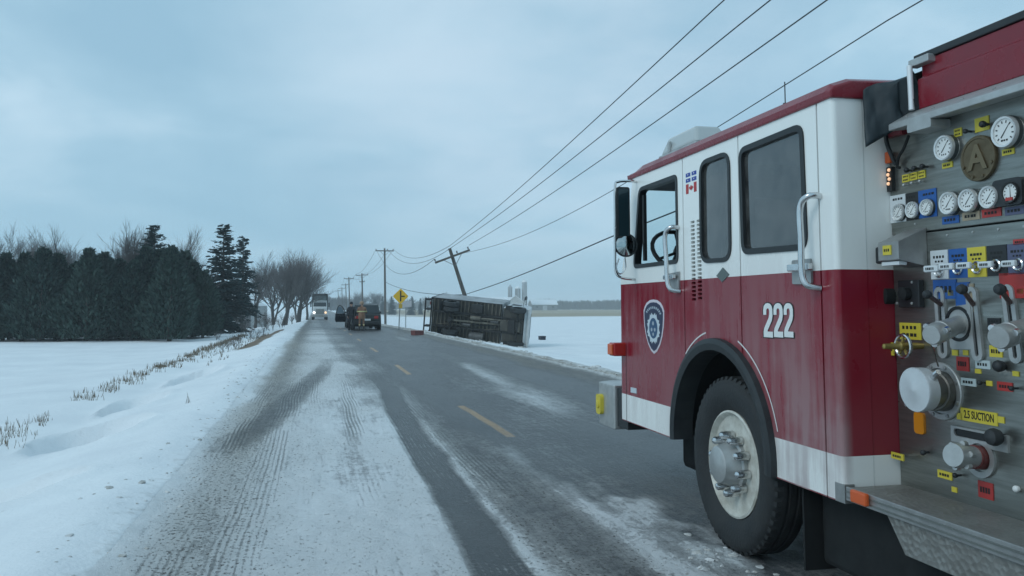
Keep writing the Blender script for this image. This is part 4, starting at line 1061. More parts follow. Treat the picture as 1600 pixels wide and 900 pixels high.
# valve plates, coloured labels, T-handles
for a, b, c, d, m_ in ((1468.6, 413.5, 27, 45, M_LWH), (1498, 411.5, 29, 46, M_LBLUE), (1527, 409.5, 29, 47, M_YEL), (1559, 407, 31, 48, M_LBLK), (1591, 404.5, 31, 48, M_LPUR)):
    label(a, b, c, d, m_, 'valve_label', txt=False)
    sy_, sz_ = scl(a, b - 12); x, y, z = P(a, b - 12); dashes(y, z, c * .7 * sy_, 4 * sz_, x - .0046, 4); 
    dashes(y, z - 7 * sz_, c * .5 * sy_, 3 * sz_, x - .0046, 3)
label(1477, 452, 36, 30, M_LBLUE, 'colour_plate'); label(1590, 446, 56, 40, M_LRED, 'colour_plate', txt=False); label(1505, 462, 22, 42, M_LBLUE, 'colour_plate', txt=False); label(1518, 465, 10, 44, M_LTAN, 'colour_plate', txt=False)
label(1594, 378, 20, 9, M_LRED, 'small_label')
for (bx, by), (hx, hy) in zip(((1469.5, 423.5), (1499, 419.5), (1529, 418), (1559, 415), (1594, 413.5)), ((1455.5, 420), (1479, 416.5), (1506, 415), (1540, 413.5), (1576.5, 412))):
    _, sz_ = scl(bx, by); r = 11 * sz_; c = Vector(P(bx, by))
    th = KB(MB().lathe([(0, r), (.012, r * .95), (.016, r * .8), (.012, r * .6), (.004, r * .55), (.004, .001)], c, (-1, 0, 0), 20), 'handle_bezel', M_CHROME)
    hc = Vector(P(hx, hy, .085)); 
    tubeK('pull_rod', [c + Vector((-.004, 0, 0)), Vector((hc.x + .006, hc.y, hc.z))], .008, M_CHROME, 8, th)
    sy_, sz_ = scl(hx, hy, .085); w, h = 22 * sy_, 10.5 * sz_
    KB(MB().box((hc.x - .009, hc.y - w / 2, hc.z - h / 2), (hc.x + .009, hc.y + w / 2, hc.z + h / 2)), 'pull_handle', M_LWH, th, bevel=.006)
    dashes(hc.y, hc.z, w * .62, h * .38, hc.x - .0095, 5)
# lever guides
def stadium(px0, py0, px1, py1, wp, kx, n=8):
    (y0, z0), (y1, z1) = tk(px0, py0, kx), tk(px1, py1, kx); d = Vector((y1 - y0, z1 - z0)).normalized(); nn = Vector((-d.y, d.x)) * wp
    out = []
    for k in range(n + 1):
        a = math.pi * k / n; out.append((y0 + nn.x * math.cos(a) - d.x * wp * math.sin(a), z0 + nn.y * math.cos(a) - d.y * wp * math.sin(a)))
    for k in range(n + 1):
        a = math.pi * k / n; out.append((y1 - nn.x * math.cos(a) + d.x * wp * math.sin(a), z1 - nn.y * math.cos(a) + d.y * wp * math.sin(a)))
    return out
for (t, b_, kn, kd) in (((1470, 459), (1476, 549), (1448.5, 460), 14.5), ((1520, 459), (1530, 553), (1503, 452), 17), ((1577, 456), (1590, 556), (1562.5, 452), 19)):
    guide = holed('lever_guide', stadium(*t, *b_, .030, PK), [stadium(*t, *b_, .010, PK)], PK - .012, PK, M_ALU, fe, KO)
    KB(MB().prism(stadium(*t, *b_, .012, PK), 0, PK - .003, PK), 'slot', M_GASKET, guide)
    root = Vector(P(t[0] + 2, t[1] + 18, .0)); tip = Vector(P(kn[0], kn[1], .16))
    tubeK('lever', [root, tip], .010, mat('lever_brown', (.10, .05, .045), .5), 8, guide)
    _, sz_ = scl(*kn, .16); r = kd * sz_ / 2
    KB(MB().lathe([(-r, .3 * r), (-r * .7, r * .72), (0, r), (r * .7, r * .72), (r * .98, .001)], tip, (-1, 0, 0), 16), 'lever_ball', M_BLACK, guide)
# discharge outlets with caps
def outlet(bx, by, ex, ey, dp, out, name='discharge_outlet', m_=M_ALU):
    b0 = Vector(P(bx, by)); e0 = Vector(P(ex, ey, out)); d = (e0 - b0); Ld = d.length; d.normalize()
    _, sz_ = scl(ex, ey, out); r = dp * sz_ / 2
    o = KB(MB().lathe([(-.01, r * .92), (Ld * .35, r * .92), (Ld * .36, r * 1.0), (Ld * .62, r * 1.0)], b0, d, 24), name, m_)
    KB(MB().lathe([(Ld * .60, r * 1.06), (Ld * .64, r * 1.1), (Ld * .70, r * 1.1), (Ld * .71, r * 1.03), (Ld * .78, r * 1.03), (Ld * .79, r * 1.1), (Ld * .86, r * 1.1), (Ld * .98, r * .98), (Ld, r * .9), (Ld, .001)], b0, d, 24), 'outlet_cap', M_ALU, o)
    for a in (R(60), R(180), R(300)):
        u = d.orthogonal().normalized(); w = d.cross(u); c = b0 + d * Ld * .82 + (u * math.cos(a) + w * math.sin(a)) * r * 1.08
        KB(MB().lathe([(-.014, .014), (.014, .014)], c, d, 8), 'cap_lug', M_CHROME, o)
    return o
KB(MB().lathe([(0, .075), (.012, .075), (.013, .062), (.002, .06), (.002, .001)], P(1500, 506), (-1, 0, 0), 28), 'outlet_flange', M_GASKET)
holed('valve_plate', rpoly(quadpx([(1483, 480), (1522, 474), (1524, 545), (1487, 546)], PK), .02), [], PK - .008, PK, M_ALU, fe, KO)
outlet(1500, 506, 1455, 524, 31, .22); outlet(1606, 512, 1560, 528, 36, .22)
tubeK('cap_chain', smooth_pts([P(1456, 538, .16), P(1462, 556, .10), P(1466, 572, .05)]), .004, M_CHROME, 6)
# handwheel
hwc = Vector(P(1411, 541, .10)); _, sz_ = scl(1411, 541, .10); rh = 17.5 * sz_
hw = KB(MB().tube([hwc + Vector((0, math.cos(a) * rh, math.sin(a) * rh)) for a in np.linspace(0, 2 * math.pi, 29)], .008, 8, caps=False), 'handwheel', M_CHROME)
for k in range(5):
    a = R(20 + 72 * k); tubeK('spoke', [hwc, hwc + Vector((0, math.cos(a) * rh, math.sin(a) * rh))], .007, M_BRASS, 6, hw)
KB(MB().lathe([(-.10, .014), (.0, .018), (.02, .022), (.03, .015), (.10, .012), (.105, .001)], hwc, (-1, 0, 0), 12), 'handwheel_hub', M_BRASS, hw)
label(1423, 517.5, 33, 26, M_YEL, 'warning_label', 2); label(1391, 545, 12, 20, M_YEL, out=.02)
# big suction inlet
fc = Vector(P(1472, 611)); _, sz_ = scl(1472, 611); rf_ = 45 * sz_
inl = KB(MB().lathe([(0, rf_), (.010, rf_), (.014, rf_ * .97), (.014, rf_ * .80), (.002, rf_ * .78), (.002, rf_ * .70)], fc, (-1, 0, 0), 36), 'suction_flange', M_ALU)
ec = Vector(P(1430, 609, .20)); d_ = ec - fc; Ld = d_.length; d_.normalize()
_, sz_ = scl(1430, 609, .20); rc = 35 * sz_
KB(MB().lathe([(0, rc * .92), (Ld * .45, rc * .92), (Ld * .46, rc * .84), (Ld * .8, rc * .84)], fc, d_, 32), 'suction_pipe', mat('dark_steel', (.20, .19, .17), .45, .6, var=.3, vscale=12), inl)
cap = KB(MB().lathe([(-.05, rc * .96), (-.012, rc * .98), (0, rc), (.006, rc * .97), (.008, rc * .2), (.012, rc * .12), (.012, .001)], ec, (-1, 0, -.04), 36), 'suction_cap', mat('cap_aluminium', (.62, .64, .65), .5, .35, var=.12, vscale=14), inl)
for a, L_ in ((R(38), 1.42), (R(218), 1.30)):
    q = Vector((0, -math.cos(a), math.sin(a)))
    tubeK('cap_handle', [ec + q * rc * .9 + Vector((.03, 0, 0)), ec + q * rc * L_ + Vector((.03, 0, 0))], [.016, .012], M_CHROME, 8, inl)
for k in range(8):
    a = R(22 + 45 * k); KB(MB().lathe([(0, .009), (.006, .008), (.007, .001)], fc + Vector((-.014, math.cos(a) * rf_ * .89, math.sin(a) * rf_ * .89)), (-1, 0, 0), 6), 'flange_bolt', M_STEEL2, inl)
y_, z_ = tk(1439, 661, PK); KB(MB().prism(rpoly([(y_ - .032, z_ - .048), (y_ + .032, z_ - .048), (y_ + .032, z_ + .048), (y_ - .032, z_ + .048)], .018), 0, PK - .012, PK), 'amber_reflector', M_AMBER)
# smaller fittings
for a, b, c, d, m_ in ((1505, 568.5, 19, 22, M_LRED), (1541, 766, 23, 26, M_LRED), (1536.5, 569.5, 23, 13, M_LCYA), (1514, 597, 23, 12, M_LCYA), (1571, 604, 24, 14, M_LRED), (1486.5, 457.5, 9, 9, M_YEL), (1493, 551, 9, 9, M_YEL), (1509.5, 551, 8, 8, M_YEL), (1588, 584, 10, 8, M_YEL), (1546.5, 599, 9, 8, M_YEL), (1529, 580, 9, 7, M_YEL), (1492, 765, 8, 8, M_YEL), (1557, 549, 20, 18, M_YEL), (1595, 455, 10, 8, M_YEL), (1477, 742, 22, 12, M_YEL), (1500, 650.5, 8, 10, M_YEL), (1565, 656, 10, 10, M_YEL)):
    label(a, b, c, d, m_, 'small_label', txt=c > 12)
knob(1560, 572, 19); knob(1442, 707, 9); knob(1530, 598, 8); knob(1587.5, 764, 11, M_DIALW, .012, 'round_lamp'); knob(1580, 607, 8)
label(1554, 506, 20, 18, M_LBLK, 'switch_plate', 2); label(1403, 713, 19, 10, M_YEL, 'pull_tag', out=.05)
tubeK('pull_rod', [P(1414, 712, 0), P(1409, 712, .05)], .007, M_CHROME)
knob(1492, 743, 8, M_GASKET)
# suction valve: yellow sign, slotted plate, red inlet and cap
sg = label(1530, 651, 57, 20, M_YEL, 'suction_sign', txt=False)
x, y, z = P(1530.5, 651); 
text_mesh('suction_lettering', '2.5 SUCTION', .045, M_TEXT, fe, (x - .0046 - KO[0], y - KO[1], z), (math.pi / 2, 0, -math.pi / 2), .62, .0005, .0008)
vc = P(1533, 715); sy_, sz_ = scl(1533, 715); rr_ = 31 * sz_
y0_, z0_ = tk(1489, 666, PK); y1_, z1_ = tk(1578, 690, PK)
ztop, zslot = z0_ + .005, tk(1533, 698, PK)[1]
plate = [(y0_, zslot + .0), (y0_, ztop), (y1_ + .02, ztop), (y1_, ztop - .02), (y1_, zslot - .0)]
circ = [(vc[1] + rr_ * math.cos(a), vc[2] + rr_ * math.sin(a)) for a in np.linspace(R(-155), R(150), 22)]
outl = [(y0_, ztop), (y1_, ztop), (y1_, zslot), (vc[1] - rr_ * .8, zslot)] + [(vc[1] + rr_ * math.cos(a), vc[2] + rr_ * math.sin(a)) for a in np.linspace(R(145), R(395), 20)] + [(vc[1] + rr_ * .8, zslot), (y0_, zslot)]
slot = stadium(1498, 675, 1562, 688, .016, PK)
hole = [(vc[1] + rr_ * .72 * math.cos(a), vc[2] + rr_ * .72 * math.sin(a)) for a in np.linspace(0, 2 * math.pi, 20, endpoint=False)]
vp = holed('suction_valve_plate', rpoly(outl[:3], .0) + outl[3:], [slot, hole], PK - .012, PK, M_ALU, fe, KO)
KB(MB().prism(stadium(1498, 675, 1562, 688, .018, PK), 0, PK - .003, PK), 'slot', M_GASKET, vp)
kb = Vector(P(1553, 683, .05)); KB(MB().lathe([(-.05, .012), (-.03, .012), (-.02, .03), (0, .036), (.02, .03), (.035, .001)], kb, (-1, 0, 0), 16), 'valve_ball', M_BLACK, vp)
b0 = Vector(vc); e0 = Vector(P(1489, 711, .17)); d_ = e0 - b0; Ld = d_.length; d_.normalize()
_, sz_ = scl(1489, 711, .17); r = 18 * sz_
KB(MB().lathe([(-.01, r * 1.05), (Ld * .32, r * 1.05)], b0, d_, 24), 'inlet_pipe', mat('dull_red', (.16, .035, .03), .5), vp)
KB(MB().lathe([(Ld * .30, r * .95), (Ld * .55, r * .95), (Ld * .58, r * 1.08), (Ld * .9, r * 1.08), (Ld, r), (Ld, .001)], b0, d_, 24), 'inlet_cap', M_ALU, vp)
for a in np.linspace(0, 2 * math.pi, 6, endpoint=False):
    u = d_.orthogonal().normalized(); w = d_.cross(u); KB(MB().lathe([(-.012, .012), (.012, .012)], b0 + d_ * Ld * .74 + (u * math.cos(a) + w * math.sin(a)) * r * 1.1, d_, 8), 'cap_lug', M_ALU, vp)
lo = KB(LET, 'printed_lettering', M_TEXT, fe, recalc=False); lo['kind'] = 'stuff'

# ---- step, rail, hose bed, cover, rear body --------------------------------------------------
def diamond():
    m_, nt, bs, out = newmat('tread_plate'); L = nt.links
    tc_ = N(nt, 'ShaderNodeTexCoord'); mp = N(nt, 'ShaderNodeMapping'); mp.inputs['Rotation'].default_value = (R(45), R(20), R(45)); L.new(tc_.outputs['Object'], mp.inputs[0])
    ck = N(nt, 'ShaderNodeTexVoronoi', i_Scale=38.0); L.new(mp.outputs[0], ck.inputs['Vector'])
    bpn = N(nt, 'ShaderNodeBump', i_Strength=.7, i_Distance=.01); L.new(ck.outputs['Distance'], bpn.inputs['Height']); L.new(bpn.outputs[0], bs.inputs['Normal'])
    nz = N(nt, 'ShaderNodeTexNoise', i_Scale=6.0, i_Detail=5.0); L.new(tc_.outputs['Object'], nz.inputs['Vector'])
    mx = N(nt, 'ShaderNodeMix', data_type='RGBA'); mx.inputs[6].default_value = (.34, .34, .32, 1); mx.inputs[7].default_value = (.16, .15, .135, 1)
    L.new(nz.outputs[0], mx.inputs[0]); L.new(mx.outputs[2], bs.inputs['Base Color']); bs.inputs['Metallic'].default_value = .55; bs.inputs['Roughness'].default_value = .5
    return m_
M_TREAD = diamond()
step = KB(MB().box((SX + .012, 1.9, .605), (PK + .02, 3.455, .63)), 'step_plate', M_TREAD, bevel=.004)
KB(MB().box((SX, 1.9, .572), (SX + .011, 3.455, .634)), 'step_edge', M_STEEL2, step, bevel=.003)
KB(MB().box((SX - .004, 1.9, .585), (SX, 3.45, .592)), 'step_groove', M_STEEL, step)
KB(MB().box((SX - .006, 1.9, .610), (SX, 3.45, .617)), 'step_groove', M_STEEL, step)
KB(MB().prism(rpoly([(3.20, .570), (3.09, .43), (1.9, .43), (1.9, .570)], 0), 0, SX + .02, SX + .30), 'step_box', M_TREAD)
y_, z_ = tk(1341, 778, SX - .02); KB(MB().box((SX - .026, y_ - .055, z_ - .028), (SX - .001, y_ + .055, z_ + .028)), 'marker_lamp', M_ORNG, step, bevel=.008)
KB(MB().box((SX - .002, 3.46, .555), (SX + .05, 3.535, .64)), 'step_bracket', M_STEEL2, step)
# rail: sloping lip, red hose-bed side, black capping
KB(MB().prism([(PK - .10, 2.272), (PK - .10, 2.300), (PK + .01, 2.362), (PK + .03, 2.362), (PK + .03, 2.286), (PK - .08, 2.272)], 1, 1.9, 3.335), 'hose_bed_rail', M_ALU, bevel=.003)
for k in range(6):
    y_ = 3.26 - .17 * k; KB(MB().lathe([(0, .008), (.004, .006), (.005, .001)], (PK - .06, y_, 2.324), (-.49, 0, .87), 8), 'rivet', M_STEEL2)
hb_ = KB(MB().prism([(PK + .005, 2.362), (PK + .005, 2.50), (PK + .03, 2.515), (PK + .03, 2.59), (PK + .06, 2.59), (PK + .06, 2.362)], 1, 1.9, 3.26), 'hose_bed_side', M_RED, bevel=.004)
KB(MB().box((PK + .02, 1.9, 2.592), (SXR - .35, 3.30, 2.625)), 'hose_bed_top', M_BLACK, bevel=.004)
KB(MB().box((PK + .065, 1.9, 2.29), (SXR - .35, 3.26, 2.59)), 'hose_bed_core', M_UNDER)
KB(MB().box((PK - .01, 3.17, 2.565), (PK + .04, 3.30, 2.60)), 'cover_bracket', M_ALU, bevel=.004)
tubeK('cover_post', [(PK - .02, 3.275, 2.362), (PK - .02, 3.278, 2.57)], .013, mat('bright_rod', (.75, .76, .76), .3, .3), 10)
# folded tarpaulin cover hanging over the front corner of the hose bed
def KP(px, py, ky): return Vector(MPK(px, py, 0, ky))
c00, c10, c11, c01 = KP(1351, 231, 3.40), KP(1413, 195, 3.33), KP(1401, 128, 3.33), KP(1348, 137, 3.42)
t10, t01 = KP(1424, 97, 3.26), KP(1362, 124, 3.40)
bk = Vector((.45, .0, .02))
nU, nV = 16, 18; vs = []
for j in range(nV + 1):
    v = j / nV
    for i in range(nU + 1):
        u = i / nU
        if v < .7:
            q = v / .7; p = (c00 * (1 - u) + c10 * u) * (1 - q) + (c01 * (1 - u) + c11 * u) * q
            wv = math.sin(u * 9 + q * 2.2) * .010 * (1 - .5 * q) + (fbm(np.array(u * 3), np.array(q * 2.5), 3, 4) - .5) * .035
            p = p + Vector((-.3, -1, 0)) * float(wv)
        else:
            q = (v - .7) / .3; p = (c01 * (1 - u) + c11 * u) * (1 - q) + ((t01 + bk * .6) * (1 - u) + (t10 + bk * .3) * u) * q
            p = p + Vector((0, 0, 1)) * float((fbm(np.array(u * 3 + 5), np.array(q * 2.), 3, 6) - .5) * .02)
        vs.append(tuple(p))
fs = [(j*(nU+1)+i, j*(nU+1)+i+1, (j+1)*(nU+1)+i+1, (j+1)*(nU+1)+i) for j in range(nV) for i in range(nU)]
tp_ = KB(MB().add(vs, fs, 0, True), 'tarpaulin', M_TARP)
sd = tp_.modifiers.new('thickness', 'SOLIDIFY'); sd.thickness = .006; sd.offset = 0
# dark folded side of the cover towards the post
s0, s1, s2, s3_ = c10, KP(1428, 165, 3.26), KP(1426, 100, 3.26), c11
vs = []
for j in range(9):
    q = j / 8
    for i in range(7):
        u = i / 6; p = (s0 * (1 - u) + s1 * u) * (1 - q) + (s3_ * (1 - u) + s2 * u) * q
        vs.append(tuple(p + Vector((.05 * math.sin(u * math.pi), .02 * math.sin(u * 6 + q * 3), 0))))
KB(MB().add(vs, [(j*7+i, j*7+i+1, (j+1)*7+i+1, (j+1)*7+i) for j in range(8) for i in range(6)], 0, True), 'tarpaulin_fold', M_TARP)
KB(MB().box((PK - .03, 3.335, 2.262), (PK + .02, 3.45, 2.285)), 'red_trim', M_RED)
KB(MB().prism(rpoly([(3.21, 2.235), (3.06, 2.235), (3.06, 2.275), (3.21, 2.275)], .01), 0, PK - .10, PK), 'panel_light', M_ALU)
# the rest of the body behind the pump, outside the photograph
KB(MB().box((SX + .02, -1.9, .62), (SXR - .02, 1.88, 2.28)), 'rear_body', M_RED, bevel=.02)
KB(MB().box((SX + .10, -1.9, 2.285), (SXR - .10, 1.88, 2.60)), 'rear_hose_bed', M_BLACK, bevel=.02)
KB(MB().box((SX + .008, -1.85, .80), (SX + .018, -.1, 2.2)), 'compartment_door', M_ALU, bevel=.006)
rw2 = copy_tree(wheel); rw2.parent = fe; rw2.location = (SX - KO[0], .6 - KO[1], AX[1])

# ================================================================== poles and wires
M_WOOD = mat('weathered_pole', (.14, .125, .11), .85, var=.45, vscale=5, stretch=(1, 1, .1), bump=.4, bscale=30)
M_GREYW = mat('pole_fitting', (.20, .21, .22), .5, .3)
M_INSUL = mat('insulator', (.10, .09, .09), .4)
M_WIRE = mat('wire', (.025, .03, .035), .6)
def pole(name, base, top, r, arms, label, group='utility poles along the right side of the road'):
    """arms: list of (distance below top, half length, dz at the ends)"""
    base, top = Vector(base), Vector(top)
    o = empty(name, base, 0, label, 'utility pole', group)
    ax = (top - base).normalized(); off = tuple(base)
    MB().tube([base - ax * .6, base, base.lerp(top, .5), top], [r * 1.15, r * 1.1, r * .95, r * .75], 12).build('shaft', M_WOOD, o, off)
    ends = []
    side = Vector((1, 0, 0)) - ax * ax.x; side.normalize(); fwd = ax.cross(side)
    for (dn, hl, tilt) in arms:
        c = top - ax * dn; d = (side * math.cos(tilt) + ax * math.sin(tilt)).normalized()
        q = d.cross(fwd).normalized(); a, b = c - d * hl, c + d * hl
        f2 = -fwd * (r * .8 + .06) if True else Vector()
        w = fwd * .055; h = q * .065
        ar = MB().hexa([p + f2 for p in (a - w - h, b - w - h, b + w - h, a + w - h, a - w + h, b - w + h, b + w + h, a + w + h)]).build('crossarm', M_WOOD, o, off)
        up = q if q.z > 0 else -q
        for s_ in (-.96, .94, .30):
            p = c + f2 + d * hl * s_ + up * .06
            MB().lathe([(0, .02), (.05, .02), (.06, .055), (.10, .06), (.11, .04), (.17, .05), (.19, .025)], p, up, 10).build('insulator', M_INSUL, ar, off)
            ends.append(p + up * .19)
        for s_ in (-1, 1): MB().tube([c - ax * .65 + f2 * .6, c + d * hl * .55 * s_ + f2], .02, 6).build('brace', M_GREYW, ar, off)
    return o, ends
GR = 'utility poles along the right side of the road'
def zdown(p): return tz(p.x, p.y)
# leaning pole behind the overturned truck
LB = at_y(748, 520, 54.5); LT = at_y(702.5, 388, 54.0)
ld = (LT - LB); LB = LB - ld * .02
LB.z = min(LB.z, tz(LB.x, LB.y))
lp, lends = pole('leaning_pole', LB, LT, .14, [(.55, 1.22, R(2))], 'wooden utility pole leaning hard to the left behind the overturned truck', GR)
POLES = [(601, 388, 112, 'upright wooden utility pole just left of the yellow warning sign', 1.2), (565.5, 427, 160, 'second upright utility pole beyond the yellow sign, above the parked cars', 1.15),
         (545, 433, 206, 'third upright utility pole, left of the one above the parked cars', 1.2), (540, 443, 256, 'fourth upright utility pole, close beside the third', 1.2),
         (534, 449, 306, 'fifth upright utility pole, far down the road', 1.2), (528, 453, 350, 'last and smallest utility pole down the road', 1.2)]
prev = lends
PE = []
for i, (px, py, Y, lab, hl) in enumerate(POLES):
    t = at_y(px, py, Y); b = Vector((t.x + .01 * Y * .2, Y, 0)); b.z = tz(b.x, b.y)
    po, en = pole('utility_pole', b, t, .15 if i == 0 else .16, [(.35, hl, R(1 if i % 2 else -1))] + ([(1.6, .5, 0)] if i == 1 else []), lab)
    PE.append(en[:3])
def cat_(a, b, sag, n=24):
    a, b = Vector(a), Vector(b)
    return [a.lerp(b, k / n) - Vector((0, 0, 4 * sag * (k / n) * (1 - k / n))) for k in range(n + 1)]
def wire(name, pts, r, label, group='power lines on the utility poles', cat='power line'):
    o = MB().tube(pts, r, 5).build(name, M_WIRE, None)
    return tag(o, label, cat, group)
# from the leaning pole to the next pole, behind the camera
WN = [((704, 385), 1131, 0), ((709, 388), 1203, 1), ((733, 386), 1292, 2), ((740, 390), 1437, 3)]
wl_ = ['uppermost power line rising from the leaning pole to the top edge', 'second power line from the top, running up from the leaning pole', 'third power line from the top, running up from the leaning pole', 'lowest and faintest of the four lines, crossing behind the roof light bar']
starts = [lends[0], lends[2], lends[1], LT - ld.normalized() * 1.3]
starts[0] = at_y(703, 384, 53.6); starts[1] = at_y(708, 385, 53.6); starts[2] = at_y(733, 383, 53.6); starts[3] = at_y(722, 396, 53.8)
for (p0, px, k), lab, st in zip(WN, wl_, starts):
    d = ray(px, 0); X = 7.9 + .25 * k; t = X / d.x
    P1 = Vector((0, 0, CAMH)) + d * t
    dirn = P1 - st; P2 = st + dirn * (1 + 26 / dirn.length)
    pts = [st + (P2 - st) * q - Vector((0, 0, 1)) * (.5 * math.sin(math.pi * min(1, q / (dirn.length / (P2 - st).length)))) * (.4 if k < 3 else 1.5) for q in np.linspace(0, 1, 40)]
    wire('power_line', pts, .014 if k < 3 else .011, lab)
# telephone cable, lower: rising to the right behind the engine's mirror
c0 = LB.lerp(LT, .50); d = ray(957, 369); t = 9.2 / d.x; c1 = Vector((0, 0, CAMH)) + d * t
dn = c1 - c0
wire('telephone_cable', [c0 + dn * q - Vector((0, 0, 1)) * .12 * math.sin(math.pi * min(1, q)) for q in np.linspace(0, 1.8, 40)], .022, 'thick cable rising from the leaning pole to behind the mirror of the fire engine', 'telephone cables', 'cable')
# lines on towards the distance
pr = [starts[0], starts[1], starts[2]]
names = ['slack power line sagging between the leaning pole and the next upright pole, upper one', 'slack power line sagging between the leaning pole and the next upright pole, middle one', 'slack power line sagging between the leaning pole and the next upright pole, lower one']
pr[2] = lends[0]
for k in range(3):
    wire('power_line', cat_(pr[k], PE[0][(1, 2, 0)[k]], 1.0 + .5 * k), .018, names[k])
t0 = at_y(601, 440, POLES[0][2])
wire('telephone_cable', cat_(c0, t0, .5), .025, 'telephone cable sagging from the leaning pole to the next upright pole', 'telephone cables', 'cable')
for i in range(len(PE) - 1):
    for k in range(3):
        wire('power_line', cat_(PE[i][k], PE[i + 1][k], .8, 12), .02, ('first', 'second', 'third', 'fourth', 'fifth')[i] + ' span of thin power line between the distant upright utility poles')

# ================================================================== road sign
sb = at_y(623, 520, 55); sb.z = tz(sb.x, 55) ; so = empty('road_sign', sb, R(-4), 'yellow diamond road sign with a side-road symbol on a thin post', 'road sign')
M_POST = mat('galvanised_post', (.30, .31, .31), .5, .5, var=.3); M_SIGN = mat('sign_yellow', (.85, .50, .02), .45, var=.1, vscale=4)
stop = at_y(626, 463, 55) - sb
MB().tube([(0, .03, -.4), (stop.x * .4, .03, stop.z * .5), (stop.x, .03, stop.z)], .035, 8).build('post', M_POST, so)
h_ = .52
dia = rpoly([(stop.x, stop.z - h_), (stop.x + h_, stop.z), (stop.x, stop.z + h_), (stop.x - h_, stop.z)], .10)
pl = MB().prism(dia, 1, -.025, -.01).build('sign_plate', M_SIGN, so)
MB().prism([(stop.x - .045, stop.z - .33), (stop.x + .045, stop.z - .33), (stop.x + .045, stop.z + .36), (stop.x - .045, stop.z + .36)], 1, -.030, -.0255).build('symbol_stem', M_TEXT, pl)
MB().prism([(stop.x + .046, stop.z - .04), (stop.x + .27, stop.z - .04), (stop.x + .27, stop.z + .04), (stop.x + .046, stop.z + .04)], 1, -.030, -.0255).build('symbol_branch', M_TEXT, pl)
MB().box((stop.x - .12, -.024, stop.z - h_ - .26), (stop.x + .12, -.01, stop.z - h_ + .02)).build('distance_tab', mat('tab_yellow', (.55, .35, .03), .5), so)
# pale sign plate a little further on, seen from the front edge
s2b = at_y(634, 512, 63); s2b.z = tz(s2b.x, 63)
s2 = empty('marker_board', s2b, R(8), 'small pale board just behind the yellow diamond sign', 'sign')
zt = at_y(631, 475, 63).z - s2b.z
MB().tube([(0, .03, -.4), (0, .03, zt + .2)], .03, 6).build('post', M_POST, s2)
MB().prism(rpoly([(-.42, zt - .22), (.42, zt - .22), (.42, zt + .26), (-.42, zt + .26)], .04), 1, -.03, -.01).build('board', mat('board_pale', (.55, .52, .52), .5, var=.2), s2)

# ================================================================== overturned truck
OT_R, OT_F = at_y(672, 524, 50.0), at_y(824, 541, 47.6)
YS = (OT_F - OT_R).length / 9.95
axl = (OT_F - OT_R); axl.normalize()
ot = empty('overturned_truck', OT_R, 0, 'box truck lying on its side in the ditch, dark underside facing the road', 'truck')
# local frame of the truck: x = its right, y = forward (to the front bumper), z = up; origin at rear, centre, box floor height
OTL = 10.15; OTW = 2.36
M_UND = mat('truck_underside', (.024, .024, .022), .85, var=.55, vscale=2.0, col2=(.10, .092, .075))
M_BEAM = mat('truck_crossmember', (.20, .18, .14), .75, var=.5, vscale=2.0, col2=(.045, .042, .035))
M_FRM = mat('truck_frame', (.022, .022, .022), .7, var=.4, vscale=5)
M_BOXW = mat('truck_box_skin', (.36, .38, .39), .5, var=.45, vscale=1.2)
M_TCAB = mat('truck_cab_paint', (.48, .52, .53), .4, var=.25, vscale=3)
hw_ = OTW / 2
BL = 7.15                           # box length
MB().box((-hw_, 0, .02), (hw_, BL, 2.45)).build('cargo_box', M_BOXW, ot, bevel=.02)
MB().box((-hw_ + .02, .03, -.005), (hw_ - .02, BL - .03, .018)).build('box_floor', M_UND, ot)
for k in range(18): MB().box((-hw_ + .03, .22 + k * .395, -.11), (hw_ - .03, .30 + k * .395, -.006)).build('crossmember', M_BEAM, ot)
for s_ in (-1, 1):
    MB().box((s_ * .43 - .04, .3, -.36), (s_ * .43 + .04, 9.9, -.112)).build('frame_rail', M_FRM, ot)
    MB().box((s_ * (hw_ - .03) - .03, .02, -.09), (s_ * (hw_ - .03) + .03, BL, .0)).build('side_rail', M_FRM, ot)
# rear frame with posts, bumper bar standing behind the box
rfm = MB().box((-hw_ - .01, -.08, .0), (-hw_ + .13, 0, 2.46)).build('rear_post', M_FRM, ot)
MB().box((hw_ - .13, -.08, .0), (hw_ + .01, 0, 2.46)).build('rear_post', M_FRM, ot)
MB().box((-hw_ - .01, -.08, -.16), (hw_ + .01, 0, .0)).build('rear_sill', M_FRM, ot)
MB().box((-hw_, -.5, -.60), (hw_, -.42, -.45)).build('rear_bumper', M_FRM, ot)
for s_ in (-1.08, -.5, .5, 1.08): MB().box((s_ - .04, -.45, -.56), (s_ + .04, .02, -.05)).build('bumper_strut', M_FRM, ot)
for s_ in (-.85, .85): MB().box((s_ - .09, -.10, -.32), (s_ + .09, -.06, -.18)).build('tail_lamp', mat('tail_lamp_red', (.30, .02, .02), .3), ot)
# axles and wheels
def truck_wheel(y, x, n=1):
    w = empty('wheel', (0, 0, 0)); w.parent = ot; w.location = (x, y, -.52)
    for k in range(n):
        o_ = (k - (n - 1) / 2) * .30
        MB().lathe([(-.13, .30), (-.14, .42), (-.10, .49), (.10, .49), (.14, .42), (.13, .30)], (o_, 0, 0), (1, 0, 0), 26, caps=False).build('tyre', M_TYRE, w)
        MB().lathe([(-.12, .30), (-.03, .28), (.0, .15), (.06, .12), (.06, .001)], (o_, 0, 0), (math.copysign(1, x), 0, 0), 20).build('rim', M_FRM, w)
for s_ in (-1, 1):
    truck_wheel(2.2, s_ * .83, 2); truck_wheel(8.9, s_ * 1.0, 1)
MB().tube([(-.9, 2.2, -.52), (.9, 2.2, -.52)], .09, 10).lathe([(-.22, .12), (-.1, .24), (.1, .24), (.22, .12)], (0, 2.2, -.52), (0, 1, 0), 16).build('rear_axle', M_FRM, ot)
